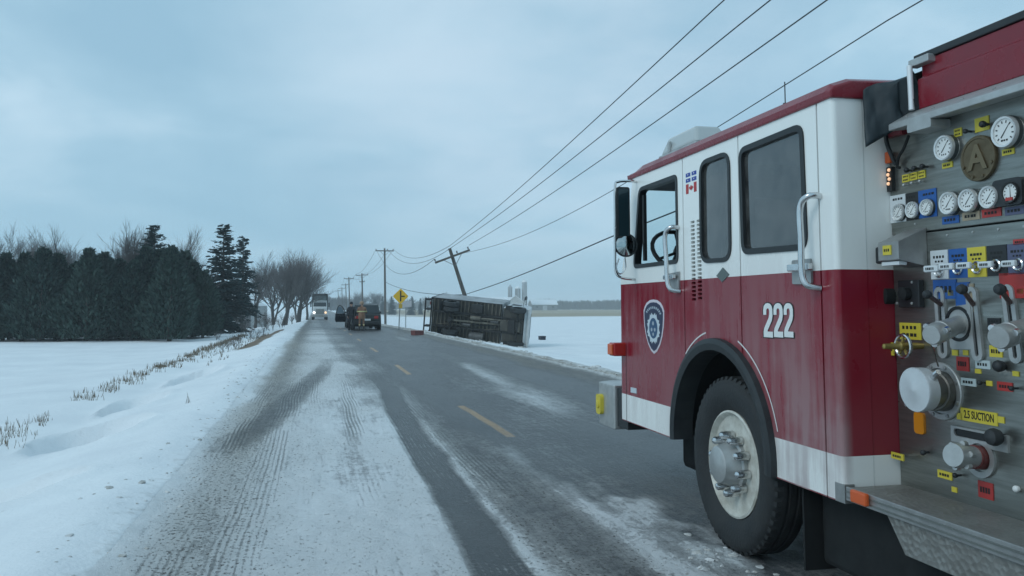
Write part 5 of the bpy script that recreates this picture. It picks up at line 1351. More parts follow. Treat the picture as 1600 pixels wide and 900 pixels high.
MB().tube([(-.9, 8.9, -.50), (.9, 8.9, -.50)], .06, 8).build('front_axle', M_FRM, ot)
MB().tube([(0, 2.4, -.48), (0, 7.2, -.25)], .06, 10).build('drive_shaft', M_BEAM, ot)
MB().tube(smooth_pts([(.25, 8.2, -.35), (.28, 6.0, -.42), (.25, 5.2, -.42)]), .05, 8).build('exhaust_pipe', M_BEAM, ot)
MB().tube([(.25, 5.2, -.42), (.25, 4.2, -.42)], .13, 12).build('muffler', M_BEAM, ot)
MB().tube([(-.85, 4.2, -.32), (-.85, 5.6, -.32)], .26, 16).build('fuel_tank', mat('tank_dull', (.12, .12, .115), .5, .4, var=.4), ot)
MB().box((.58, 4.3, -.55), (1.05, 5.3, -.13)).build('battery_box', M_FRM, ot, bevel=.02)
for yy in (1.5, 2.9):
    for s_ in (-1, 1): MB().box((s_ * .43 - .04, yy - .35, -.50), (s_ * .43 + .04, yy + .35, -.42)).build('leaf_spring', M_FRM, ot)
for s_ in (-1, 1): MB().box((s_ * .8 - .28, 1.2, -.95), (s_ * .8 + .28, 1.22, -.2)).build('mud_flap', M_BLACK, ot)
MB().box((-1.0, 7.4, -.30), (1.0, 9.4, -.26)).build('cab_floor', M_UND, ot)
MB().box((-.32, 7.2, -.50), (.32, 9.2, .3)).build('engine', M_UND, ot, bevel=.05)
MB().box((-.40, 8.0, -.58), (.40, 8.7, -.45)).build('oil_pan', M_FRM, ot, bevel=.04)
# cab
cabp = rpoly([(7.35, -.25), (7.35, 1.75), (7.55, 1.95), (8.9, 1.95), (9.75, 1.25), (9.95, .45), (9.95, -.35), (9.55, -.45), (9.45, -.05), (9.1, .15), (8.7, .15), (8.35, -.05), (8.25, -.3)], .10, 4)
cab_o = MB().prism(cabp, 0, -1.05, 1.05).build('cab', M_TCAB, ot, bevel=.05)
MB().box((-1.12, 9.88, -.52), (1.12, 10.12, -.20)).build('front_bumper', mat('truck_bumper', (.55, .56, .55), .4, .2, var=.2), ot, bevel=.05)
MB().box((-.72, 9.96, -.15), (.72, 9.985, .42)).build('grille', M_BLACK, cab_o)
for s_ in (-1, 1):
    MB().lathe([(0, .12), (.03, .11), (.04, .001)], (s_ * .88, 9.95, .12), (0, 1, 0), 14).build('headlight', M_LWH, cab_o)
    MB().prism([(7.7, .95), (8.75, .95), (8.72, 1.45), (7.7, 1.75)], 0, s_ * 1.052, s_ * 1.058).build('side_window', M_BLACK, cab_o)
    MB().prism(rpoly([(8.3, -.30), (8.42, .02), (8.7, .22), (9.1, .22), (9.38, .02), (9.50, -.4), (9.4, -.4), (9.28, -.02), (9.05, .12), (8.75, .12), (8.5, -.06), (8.40, -.3)], .02, 2), 0, s_ * .80, s_ * 1.07).build('fender', M_FRM, cab_o)
    # mirror on long bracket
    mb_ = MB().tube(smooth_pts([(s_ * 1.05, 9.0, .75), (s_ * 1.45, 9.05, .85), (s_ * 1.60, 9.05, 1.0), (s_ * 1.60, 9.05, 1.6), (s_ * 1.45, 9.05, 1.75), (s_ * 1.05, 9.0, 1.7)]), .022, 6).build('mirror_bracket', M_BLACK, cab_o)
    MB().box((s_ * 1.52 - .10, 9.02, 1.02), (s_ * 1.52 + .10, 9.12, 1.5)).build('mirror', M_BLACK, mb_, bevel=.02)
for s_ in (-1, 1): MB().box((s_ * .9, 7.6, -.35), (s_ * 1.16, 8.2, -.1)).build('step', M_FRM, ot)
rk = random.Random(3)
for k in range(7):
    x_, y_ = rk.choice((-.75, -.6, .62, .8)), rk.uniform(.9, 6.8); MB().box((x_ - .06, y_ - .1, -.26), (x_ + .06, y_ + .1, -.10)).build('bracket', M_BEAM if k % 2 else M_FRM, ot)
for k, (x_, y_) in enumerate(((-.2, 3.4), (.15, 6.2))): MB().tube([(x_, y_, -.30), (x_, y_ + .8, -.30)], .11, 12).build('air_tank', mat('tank_dull', (.12, .12, .115), .5), ot)
for k in range(4):
    x_ = (-.35, -.1, .2, .36)[k]; MB().tube(smooth_pts([(x_, .8 + k * .6, -.15), (x_ + .12, 2.6 + k * .4, -.24), (x_ - .1, 4.6, -.16), (x_ + .05, 6.9, -.2)]), .025, 6).build('hose', M_BLACK if k % 2 else M_BEAM, ot)
# pose: forward = axl; right side of the truck up (lying on its left side), rolled 82 degrees
fwd = axl; rollup = Vector((0, 0, 1)) - fwd * fwd.z; rollup.normalize()
away = fwd.cross(rollup) * -1           # horizontal, away from the road or towards it
if away.x < 0: away = -away
ra = R(6)
xr = (rollup * math.cos(ra) - away * math.sin(ra)).normalized()   # truck's right side, mostly up, tilted to the road
zr = xr.cross(fwd).normalized()                                  # truck's up
if zr.dot(away) < 0: zr = -zr; fwd_l = fwd
mtx = Matrix((xr, fwd, zr)).transposed()
ot.matrix_world = Matrix.Translation(OT_R + xr * (hw_ - .05)) @ mtx.to_4x4() @ Matrix.Diagonal((1, YS, 1, 1))
for c_ in ot.children:
    if c_.name.startswith('wheel'): c_.scale = (1, 1 / YS, 1)

# things thrown out of it
b1 = on_ground(652, 524); b1o = empty('red_crate', (b1.x, b1.y, b1.z), R(20), 'small red crate in the snow behind the overturned truck', 'crate')
MB().prism(rpoly([(-.23, 0), (.23, 0), (.25, .22), (-.25, .22)], .02), 1, -.25, .25).build('body', mat('crate_red', (.20, .07, .065), .6, var=.3), b1o)
MB().box((-.26, -.27, .221), (.26, .27, .25)).build('lid', mat('crate_lid', (.27, .09, .08), .6, var=.3), b1o, bevel=.01)
b2 = on_ground(847, 531); b2o = empty('dark_bin', (b2.x, b2.y, b2.z - .02), R(12), 'dark square bin lying in the snowfield beside the overturned truck', 'bin')
MB().prism(rpoly([(-.19, 0), (.19, 0), (.21, .30), (-.21, .30)], .02), 1, -.2, .2).build('body', mat('bin_dark', (.018, .022, .04), .5, var=.3), b2o)
MB().box((-.22, -.215, .25), (.22, .215, .30)).build('rim', mat('bin_rim', (.03, .035, .05), .5), b2o, bevel=.01)

# ================================================================== vehicles down the road
M_DKGL = mat('dark_window', (.015, .022, .026), .12, 0, .6)
def loft(sections, name, m_, parent, bevel=0, smooth=True):
    """sections: list of (y, [(x, z)...]) closed rings"""
    b = MB(); n = len(sections[0][1]); vs = []
    for y, rg in sections: vs += [(x, y, z) for x, z in rg]
    fs = [(i*n+k, i*n+(k+1) % n, (i+1)*n+(k+1) % n, (i+1)*n+k) for i in range(len(sections)-1) for k in range(n)]
    fs += [tuple(range(n))[::-1], tuple((len(sections)-1)*n+k for k in range(n))]
    b.add(vs, fs, 0, smooth); return b.build(name, m_, parent, bevel=bevel)
def ring_body(w, z0, z1, r=.08):
    return rpoly([(-w, z0), (w, z0), (w * 1.0, (z0 + z1) / 2), (w * .97, z1), (-w * .97, z1), (-w, (z0 + z1) / 2)], r, 3)
def car_wheel(parent, x, y, r=.36, w=.24):
    o = empty('wheel', (0, 0, 0)); o.parent = parent; o.location = (x, y, r)
    MB().lathe([(-w/2, r*.62), (-w/2, r*.92), (-w*.35, r), (w*.35, r), (w/2, r*.92), (w/2, r*.62)], (0, 0, 0), (1, 0, 0), 22, caps=False).build('tyre', M_TYRE, o)
    MB().lathe([(w*.42, r*.62), (w*.3, r*.55), (w*.25, r*.2), (w*.34, r*.12), (w*.34, .001)], (0, 0, 0), (math.copysign(1, x), 0, 0), 18).build('rim', M_STEEL2, o)
def suv(loc, rz, paint, label, door_open=False, group='vehicles stopped in the right lane', cat='car', beacon=False, L=4.7, W=.95, H=1.72, stripe=None):
    o = empty('stopped_car', loc, rz, label, cat, group)
    # origin under the rear axle side; rear bumper at y=0, front at y=L
    secs = []
    for y, z0, z1, w in ((0, .48, 1.0, W * .93), (.06, .40, 1.04, W * .98), (.5, .34, 1.06, W), (2.4, .32, 1.04, W), (3.3, .32, 1.02, W), (4.3, .34, .96, W * .97), (L - .12, .40, .88, W * .90), (L, .48, .78, W * .82)):
        secs.append((y, ring_body(w, z0, z1)))
    body = loft(secs, 'body', paint, o)
    gs = []
    for y, w, z in ((.10, W * .90, 1.10), (.42, W * .80, H - .10), (.75, W * .77, H), (2.2, W * .77, H), (2.6, W * .78, H - .07), (3.35, W * .88, 1.05)):
        gs.append((y, rpoly([(-W * .93, 1.0), (W * .93, 1.0), (w, z), (-w, z)], .05, 3)))
    loft(gs, 'greenhouse', paint, o)
    # glazing: rear, front, sides
    def quad(nm, pts, d, m_=M_DKGL):
        n = (Vector(pts[1]) - Vector(pts[0])).cross(Vector(pts[2]) - Vector(pts[0])).normalized() * d
        MB().hexa([tuple(Vector(p)) for p in pts] + [tuple(Vector(p) + n) for p in pts]).build(nm, m_, o, bevel=.01)
    quad('rear_window', [(-.72, .105, 1.10), (.72, .105, 1.10), (.64, .37, H - .16), (-.64, .37, H - .16)], .012)
    quad('windscreen', [(.78, 3.28, 1.10), (-.78, 3.28, 1.10), (-.66, 2.66, H - .10), (.66, 2.66, H - .10)], .012)
    for s_ in (-1, 1):
        for ya, yb in ((.55, 1.35), (1.42, 2.2), (2.27, 2.85)):
            zt_ = H - .16 if yb < 2.5 else H - .25
            pts = [(s_ * (W * .925), ya, 1.09), (s_ * (W * .925), yb + (.2 if yb > 2.5 else 0), 1.09), (s_ * W * .80, yb - .03, zt_), (s_ * W * .80, ya + .03, zt_)]
            if s_ < 0: pts = pts[::-1]
            quad('side_window', pts, .012)
        MB().box((s_ * .62 - .13, -.02, .74), (s_ * .62 + .13, .03, .92)).build('tail_light', M_REDL, o, bevel=.02)
        MB().box((s_ * .66 - .15, L - .06, .66), (s_ * .66 + .15, L + .01, .76)).build('headlight', M_LWH, o, bevel=.02)
        MB().box((s_ * (W + .06) - .08, 2.75, 1.05), (s_ * (W + .06) + .08, 2.90, 1.20)).build('door_mirror', M_BLACK, o, bevel=.03)
        for y in (.88, 3.72):
            car_wheel(o, s_ * (W - .12), y)
            MB().lathe([(-.02, .43), (.012, .43)], (s_ * W, y, .38), (s_, 0, 0), 20).build('wheel_arch', M_BLACK, o)
    MB().box((-W * .9, -.07, .36), (W * .9, .10, .56)).build('rear_bumper', M_BLACK, o, bevel=.04)
    MB().box((-.26, -.035, .62), (.26, -.02, .74)).build('licence_plate', M_LWH, o)
    MB().box((-.9, .2, .22), (.9, L - .3, .36)).build('underbody', M_UNDER, o)
    MB().box((-W * .9, .30, H - .005), (W * .9 * .8, .31, H + .0)).build('roof_edge', M_BLACK, o)
    if beacon:
        MB().box((-.5, 1.4, H + .02), (.5, 1.62, H + .12)).build('beacon_bar', mat('beacon_lens', (.03, .05, .16), .2), o, bevel=.03)
    if stripe: MB().box((-W - .004, .9, .72), (-W - .001, 3.2, .86)).build('stripe', stripe, o)
    if door_open:
        d = empty('open_door', (0, 0, 0)); d.parent = o; d.location = (-W, 2.75, 0); d.rotation_euler = (0, 0, R(-48))
        MB().prism(rpoly([(0, .40), (0, 1.05), (-1.0, 1.05), (-1.05, .6), (-.95, .40)], .06), 0, -.07, 0).build('door_panel', paint, d)
        fr = MB().tube(smooth_pts([(-.035, -.02, 1.05), (-.02, -.10, 1.25), (.06, -.50, 1.60), (.08, -.85, 1.60), (.0, -1.0, 1.05)], 4), .035, 6).build('window_frame', M_BLACK, d)
        MB().prism([(-.08, 1.06), (-.48, 1.55), (-.84, 1.55), (-.95, 1.06)], 0, -.01, .0).build('window_glass', M_LWH if False else mat('pale_glass', (.28, .36, .42), .1), d)
    return o
def gy(px, Y): p = place(px, Y); p.z = tz(p.x, p.y) + .012; return p
P_DGREY = mat('dark_grey_car_paint', (.020, .027, .030), .35, .3, var=.5, vscale=3, col2=(.055, .06, .06))
P_NAVY = mat('navy_car_paint', (.012, .018, .032), .3, .2, var=.3, vscale=3)
P_SILV = mat('pale_car_paint', (.42, .46, .50), .35, .3, var=.3)
suv(gy(573, 54.5), R(-1), P_DGREY, 'dark grey sport utility car parked nearest, behind the firefighter')
suv(gy(563, 62.5), R(0), P_NAVY, 'dark blue patrol car with its driver door swung open, beyond the standing figures', True, beacon=False)

# ---- oncoming white truck
wt_ = gy(500, 132); wo_ = empty('oncoming_truck', wt_, math.pi, 'white dump truck coming along the left lane with its headlights on', 'truck')
P_WT = mat('white_truck_paint', (.62, .64, .64), .4, var=.25, vscale=2); M_GRL = mat('grille_dull', (.22, .23, .21), .5, .4, var=.4)
loft([(0, rpoly([(-.95, .75), (.95, .75), (.95, 1.75), (-.95, 1.75)], .15, 3)), (-1.4, rpoly([(-1.05, .75), (1.05, .75), (1.05, 2.0), (-1.05, 2.0)], .15, 3))], 'hood', P_WT, wo_)
loft([(-1.35, rpoly([(-1.1, .7), (1.1, .7), (1.1, 2.0), (-1.1, 2.0)], .1, 3)), (-1.7, rpoly([(-1.1, .7), (1.1, .7), (1.05, 2.85), (-1.05, 2.85)], .1, 3)), (-3.0, rpoly([(-1.1, .7), (1.1, .7), (1.05, 2.95), (-1.05, 2.95)], .1, 3))], 'cab', P_WT, wo_)
MB().hexa([(-.98, -1.36, 2.05), (.98, -1.36, 2.05), (.98, -1.46, 2.05), (-.98, -1.46, 2.05), (-.94, -1.62, 2.68), (.94, -1.62, 2.68), (.94, -1.72, 2.68), (-.94, -1.72, 2.68)]).build('windscreen', M_DKGL, wo_)
MB().box((-.60, .0, .85), (.60, .05, 1.65)).build('grille', M_GRL, wo_, bevel=.03)
for k in range(6): MB().box((-.55, .05, .92 + k * .12), (.55, .065, .96 + k * .12)).build('grille_bar', M_ALU, wo_)
MB().box((-1.2, .02, .42), (1.2, .28, .78)).build('bumper', mat('bumper_pale', (.42, .42, .40), .4, .3, var=.3), wo_, bevel=.05)
M_HEAD = mat('lit_headlight', (.9, .9, .85), .2, emit=(1, .97, .90), estr=3.0); M_HEADD = mat('amber_lit', (.8, .5, .3), .2, emit=(1, .62, .35), estr=1.4)
MB().lathe([(0, .17), (.05, .15), (.06, .001)], (.86, .02, 1.12), (0, 1, 0), 14).build('headlight', M_HEAD, wo_)
MB().lathe([(0, .16), (.05, .14), (.06, .001)], (-.86, .02, 1.12), (0, 1, 0), 14).build('headlight', M_HEADD, wo_)
MB().prism(rpoly([(-1.22, 1.4), (1.22, 1.4), (1.22, 3.95), (-1.22, 3.95)], .08), 1, -3.2, -8.2).build('dump_box', mat('dump_box_dark', (.03, .045, .045), .6, var=.4, vscale=2), wo_)
MB().hexa([(-1.2, -3.18, 3.75), (1.2, -3.18, 3.75), (1.2, -3.1, 3.75), (-1.2, -3.1, 3.75), (-1.15, -2.1, 4.0), (1.15, -2.1, 4.0), (1.15, -2.05, 4.06), (-1.15, -2.05, 4.06)]).build('cab_shield', mat('shield_dark', (.05, .06, .06), .5), wo_)
MB().box((-.95, -3.1, 3.0), (.95, -3.0, 3.75)).build('headboard', mat('headboard_pale', (.20, .26, .26), .5, var=.4, vscale=3), wo_)
MB().box((-1.05, -1.78, 2.86), (1.05, -1.5, 2.98)).build('sun_visor', P_WT, wo_, bevel=.02)
for s_ in (-1, 1):
    car_wheel(wo_, s_ * 1.05, -.75, .52, .3); car_wheel(wo_, s_ * 1.0, -6.2, .52, .5); car_wheel(wo_, s_ * 1.0, -7.4, .52, .5)
    MB().prism(rpoly([(.05, .72), (.0, 1.0), (-.4, 1.22), (-1.1, 1.22), (-1.45, .95), (-1.45, .72)], .06), 0, s_ * .98, s_ * 1.22).build('fender', P_WT, wo_, bevel=.04)
    MB().box((s_ * 1.38 - .1, -1.75, 1.95), (s_ * 1.38 + .1, -1.65, 2.65)).build('mirror', M_BLACK, wo_, bevel=.03)
    MB().tube([(s_ * 1.08, -1.7, 2.55), (s_ * 1.38, -1.7, 2.55)], .025, 6).build('mirror_arm', M_BLACK, wo_)
MB().box((-.5, -8.0, .75), (.5, -1.4, 1.3)).build('frame', M_UNDER, wo_)

# ================================================================== people
def person(loc, rz, label, joints, rad, zones, extra=None):
    """joints: name -> (x, y, z); bones by list; zones: function(co, normal) -> material index"""
    o = empty('person', loc, rz, label, 'person', 'people standing on the road')
    names = list(joints); idx = {n: i for i, n in enumerate(names)}
    bones = [('pelvis', 'belly'), ('belly', 'chest'), ('chest', 'neck'), ('neck', 'chin'), ('chin', 'head'), ('head', 'crown')]
    for s_ in 'LR':
        bones += [('chest', 'sh' + s_), ('sh' + s_, 'el' + s_), ('el' + s_, 'wr' + s_), ('wr' + s_, 'palm' + s_), ('pelvis', 'hip' + s_), ('hip' + s_, 'kn' + s_), ('kn' + s_, 'an' + s_), ('an' + s_, 'heel' + s_), ('an' + s_, 'toe' + s_)]
        for f in range(5): bones += [('palm' + s_, 'f%d%sa' % (f, s_)), ('f%d%sa' % (f, s_), 'f%d%sb' % (f, s_))]
    for s_ in 'LR':
        w, p = Vector(joints['wr' + s_]), Vector(joints['palm' + s_]); d = (p - w).normalized(); sd_ = d.cross(Vector((1, 0, 0))).normalized()
        for f in range(5):
            if f == 0: a = p - d * .03 + sd_ * .035 + Vector((0, 0, 0)); b = a + d * .03 + sd_ * .015
            else:
                q = (f - 2.5) * .018; a = p + d * (.045 - abs(f - 2.4) * .004) + sd_ * -q; b = a + d * .03 + Vector((.012 if s_ == 'L' else -.012, 0, 0))
            joints['f%d%sa' % (f, s_)] = tuple(a); joints['f%d%sb' % (f, s_)] = tuple(b); rad['f%d%sa' % (f, s_)] = .010; rad['f%d%sb' % (f, s_)] = .008
    names = list(joints); idx = {n: i for i, n in enumerate(names)}
    me = bpy.data.meshes.new('body'); me.from_pydata([joints[n] for n in names], [(idx[a], idx[b]) for a, b in bones], [])
    t = bpy.data.objects.new('tmp', me); COL.objects.link(t)
    sk = t.modifiers.new('skin', 'SKIN'); 
    if not me.skin_vertices: bpy.context.view_layer.objects.active = t
    for i, n in enumerate(names):
        r = rad[n]; r = r if isinstance(r, tuple) else (r, r)
        me.skin_vertices[0].data[i].radius = r
        me.skin_vertices[0].data[i].use_root = (n == 'pelvis')
    ss = t.modifiers.new('sub', 'SUBSURF'); ss.levels = 2; ss.render_levels = 2
    dg = bpy.context.evaluated_depsgraph_get(); dg.update()
    m2 = bpy.data.meshes.new_from_object(t.evaluated_get(dg)); bpy.data.objects.remove(t); bpy.data.meshes.remove(me)
    m2.name = 'body'; m2.materials.clear()
    mats_, fn = zones
    for m_ in mats_: m2.materials.append(m_)
    for p in m2.polygons: p.material_index = fn(p.center); p.use_smooth = True
    b = bpy.data.objects.new('body', m2); COL.objects.link(b); b.parent = o
    if extra: extra(o)
    return o
def base_joints(lean=0.0, armL=None, armR=None, st=.12):
    j = dict(pelvis=(0, 0, .95), belly=(0, .0, 1.10), chest=(0, lean, 1.36), neck=(0, lean + .01, 1.50), chin=(0, lean - .01, 1.57), head=(0, lean - .015, 1.66), crown=(0, lean - .0, 1.75))
    r = dict(pelvis=(.17, .13), belly=(.16, .125), chest=(.185, .13), neck=.058, chin=.070, head=(.082, .10), crown=.06)
    for s_, sg in (('L', -1), ('R', 1)):
        j['hip' + s_] = (sg * .09, 0, .90); r['hip' + s_] = .095
        j['kn' + s_] = (sg * st, -.02, .50); r['kn' + s_] = .066
        j['an' + s_] = (sg * st * 1.15, .02, .09); r['an' + s_] = .050
        j['heel' + s_] = (sg * st * 1.15, .06, .05); r['heel' + s_] = .045
        j['toe' + s_] = (sg * st * 1.3, -.15, .045); r['toe' + s_] = .042
        j['sh' + s_] = (sg * .20, lean, 1.42); r['sh' + s_] = .078
        el, wr = (armL, armR)[s_ == 'R'] or ((sg * .27, .03, 1.13), (sg * .26, -.06, .90))
        j['el' + s_] = el; r['el' + s_] = .056; j['wr' + s_] = wr; r['wr' + s_] = .040
        d = (Vector(wr) - Vector(el)).normalized(); j['palm' + s_] = tuple(Vector(wr) + d * .07); r['palm' + s_] = (.040, .022)
    return j, r
M_SKIN = mat('skin', (.42, .25, .18), .55); M_NVY = mat('navy_cloth', (.010, .013, .020), .8, var=.3); M_BOOT = mat('boot_black', (.012, .012, .012), .5)
M_TAN = mat('turnout_tan', (.26, .14, .085), .8, var=.35, vscale=6); M_REFL = mat('reflective_tape', (.62, .60, .30), .5); M_HAIR = mat('hair_dark', (.02, .016, .013), .7); M_GLOVE = mat('glove', (.06, .05, .04), .7)
def face(o, lean=0.0, hair=True):
    y = lean - .105
    for sx_ in (-.032, .032): MB().lathe([(0, .011), (.006, .008), (.008, .001)], (sx_, y + .005, 1.665), (0, -1, 0), 8).build('eye', M_TEXT, o)
    MB().hexa([(-.016, y, 1.615), (.016, y, 1.615), (.016, y + .03, 1.615), (-.016, y + .03, 1.615), (-.006, y + .006, 1.67), (.006, y + .006, 1.67), (.006, y + .03, 1.67), (-.006, y + .03, 1.67)]).build('nose', M_SKIN, o)
    MB().box((-.025, y + .012, 1.585), (.025, y + .02, 1.593)).build('mouth', mat('lips', (.30, .12, .10), .6), o)
    for sx_ in (-1, 1): MB().lathe([(-.01, .018), (.01, .028), (.014, .02)], (sx_ * .082, lean - .005, 1.65), (sx_, .2, 0), 10).build('ear', M_SKIN, o)
def dark_extra(o):
    face(o)
    MB().lathe([(-.02, .098), (.04, .104), (.085, .085), (.115, .04), (.118, .001)], (0, .005, 1.70), (0, .12, 1), 18).build('knit_cap', M_NVY, o)
    MB().lathe([(0, .19), (.05, .195)], (0, 0, .985), (0, 0, 1), 20, caps=False).build('belt', M_BOOT, o).scale = (1, .78, 1)
def fire_extra(o):
    face(o)
    MB().lathe([(-.03, .115), (-.02, .175), (-.012, .178), (0, .125), (.07, .118), (.12, .075), (.14, .02), (.14, .001)], (0, .01, 1.715), (0, .1, 1), 20).build('helmet', mat('helmet_tan', (.30, .20, .13), .4), o)
    for z, r_ in ((1.18, .225), (.86, .0)):
        if r_: MB().lathe([(0, r_), (.06, r_)], (0, 0, z), (0, 0, 1), 20, caps=False).build('reflective_band', M_REFL, o).scale = (1, .78, 1)
    # long coat skirt over the hips
    MB().lathe([(0, .225), (.15, .215), (.30, .205), (.42, .20)], (0, 0, .76), (0, 0, 1), 20, caps=False).build('coat', M_TAN, o).scale = (1, .80, 1)
def z_dark(c): return 1 if c.z > 1.525 else (2 if c.z < .12 else (1 if c.z < .90 and abs(c.x) > .235 and c.z > .6 else 0))
def z_fire(c): return 1 if c.z > 1.525 else (2 if c.z < .30 else (3 if (1.19 < c.z < 1.24 and abs(c.x) > .2) or .36 < c.z < .42 else (4 if c.z < .92 and abs(c.x) > .24 and c.z > .6 else 0)))
j, r = base_joints()
j['elL'] = (-.31, .02, 1.15); j['elR'] = (.30, .03, 1.15)
person(gy(549, 53.2), R(150), 'person in dark navy uniform and knit cap standing beside the patrol car', j, r, ([M_NVY, M_SKIN, M_BOOT], z_dark), dark_extra)
j, r = base_joints(.0, ((-.28, -.05, 1.14), (-.16, -.26, 1.10)), ((.28, -.05, 1.14), (.14, -.27, 1.12)))
for k in ('belly', 'chest', 'pelvis'): r[k] = (r[k][0] * 1.12, r[k][1] * 1.15)
person(gy(565.5, 52.4), R(170), 'firefighter in tan turnout coat and helmet standing behind the dark grey car', j, r, ([M_TAN, M_SKIN, M_BOOT, M_REFL, M_GLOVE], z_fire), fire_extra)

# ================================================================== trees
def leafmat(name, c1, c2, rough=.8):
    m_, nt, bs, out = newmat(name); L = nt.links
    g = N(nt, 'ShaderNodeNewGeometry'); tc_ = N(nt, 'ShaderNodeTexCoord')
    nz = N(nt, 'ShaderNodeTexNoise', i_Scale=1.4, i_Detail=3.0); L.new(tc_.outputs['Object'], nz.inputs['Vector'])
    ad0 = N(nt, 'ShaderNodeMath', operation='ADD'); L.new(g.outputs['Random Per Island'], ad0.inputs[0]); L.new(nz.outputs[0], ad0.inputs[1])
    oi = N(nt, 'ShaderNodeObjectInfo'); ad = N(nt, 'ShaderNodeMath', operation='MULTIPLY_ADD', i_1=.4, i_2=-.2); L.new(oi.outputs['Random'], ad.inputs[0])
    ad2 = N(nt, 'ShaderNodeMath', operation='ADD'); L.new(ad.outputs[0], ad2.inputs[0]); L.new(ad0.outputs[0], ad2.inputs[1]); ad = ad2
    mr = N(nt, 'ShaderNodeMapRange', i_1=.4, i_2=1.4); L.new(ad.outputs[0], mr.inputs[0])
    mx = N(nt, 'ShaderNodeMix', data_type='RGBA'); mx.inputs[6].default_value = (*c1, 1); mx.inputs[7].default_value = (*c2, 1)
    L.new(mr.outputs[0], mx.inputs[0]); L.new(mx.outputs[2], bs.inputs['Base Color']); bs.inputs['Roughness'].default_value = rough; bs.inputs['Specular IOR Level'].default_value = .2
    return m_
M_CEDAR = leafmat('cedar_leaf', (.006, .024, .024), (.050, .084, .070)); M_SPRUCE = leafmat('spruce_needle', (.006, .022, .025), (.022, .048, .048))
M_BARK = mat('bark_grey', (.085, .078, .072), .9, var=.4, vscale=6); M_TWIG = mat('twig_grey', (.135, .125, .122), .9, var=.35, vscale=2); M_TWIGB = mat('twig_brown', (.105, .07, .06), .9, var=.35, vscale=3)
def mesh_obj(name, vs, fs, m_):
    me = bpy.data.meshes.new(name); me.from_pydata(vs, [], fs); me.materials.append(m_); return me
def cedar_meshes(seed, h, w, n=2600):
    """dense columnar evergreen: upright sprays spread through the crown; returns crown, trunk"""
    rs = np.random.RandomState(seed); vs, fs = [], []
    lobes = [(rs.uniform(0, 2 * math.pi), rs.uniform(.15, .8), rs.uniform(.2, .45)) for _ in range(12)]
    for i in range(n):
        t = rs.beta(1.15, 1.25); z = h * (.02 + .98 * t)
        prof = (min(1, .75 + t * 1.6)) * (1 - max(0, (t - .30) / .70) ** (1.1 + .22 * (seed % 3))) + .02 + .10 * rs.rand()
        a = rs.uniform(0, 2 * math.pi); bump = 1 + sum(.28 * math.exp(-(((a - la + math.pi) % (2 * math.pi) - math.pi) ** 2) / .25 - ((t - lt) ** 2) / .03) for la, lt, _ in lobes)
        rr_ = w * prof * bump * math.sqrt(rs.uniform(.25, 1.0)) * rs.uniform(.8, 1.12)
        p = Vector((math.cos(a) * rr_, math.sin(a) * rr_, z))
        out = Vector((math.cos(a), math.sin(a), 0)); s_ = rs.uniform(.12, .30) * (h / 5.5)
        up = (Vector((0, 0, 1)) * rs.uniform(.5, 1.1) + out * rs.uniform(.2, .9) + Vector(rs.uniform(-.4, .4, 3))).normalized()
        sd_ = up.cross(Vector(rs.uniform(-1, 1, 3))).normalized()
        o = len(vs); a0, w0 = p, sd_ * s_ * .24
        vs += [tuple(a0 - w0 * .5), tuple(a0 + up * s_ * .45 - w0 * 1.1), tuple(a0 + up * s_ * 1.15), tuple(a0 + up * s_ * .5 + w0 * 1.1), tuple(a0 + w0 * .5)]
        fs.append((o, o + 1, o + 2, o + 3, o + 4))
    tr = MB().tube([(0, 0, -.3), (.03, 0, h * .3), (0, .02, h * .7)], [.13, .10, .03], 7)
    for k in range(6):
        a = rs.uniform(0, 6.28); z = rs.uniform(.4, 1.4); tr.tube([(0, 0, z), (math.cos(a) * .6 * w, math.sin(a) * .6 * w, z + .3)], [.03, .01], 4)
    return mesh_obj('crown', vs, fs, M_CEDAR), mb_mesh(tr, 'trunk', M_BARK)
def mb_mesh(b, name, m_):
    me = bpy.data.meshes.new(name); me.from_pydata(b.v, [], b.f); me.materials.append(m_); me.polygons.foreach_set('use_smooth', b.sm); return me
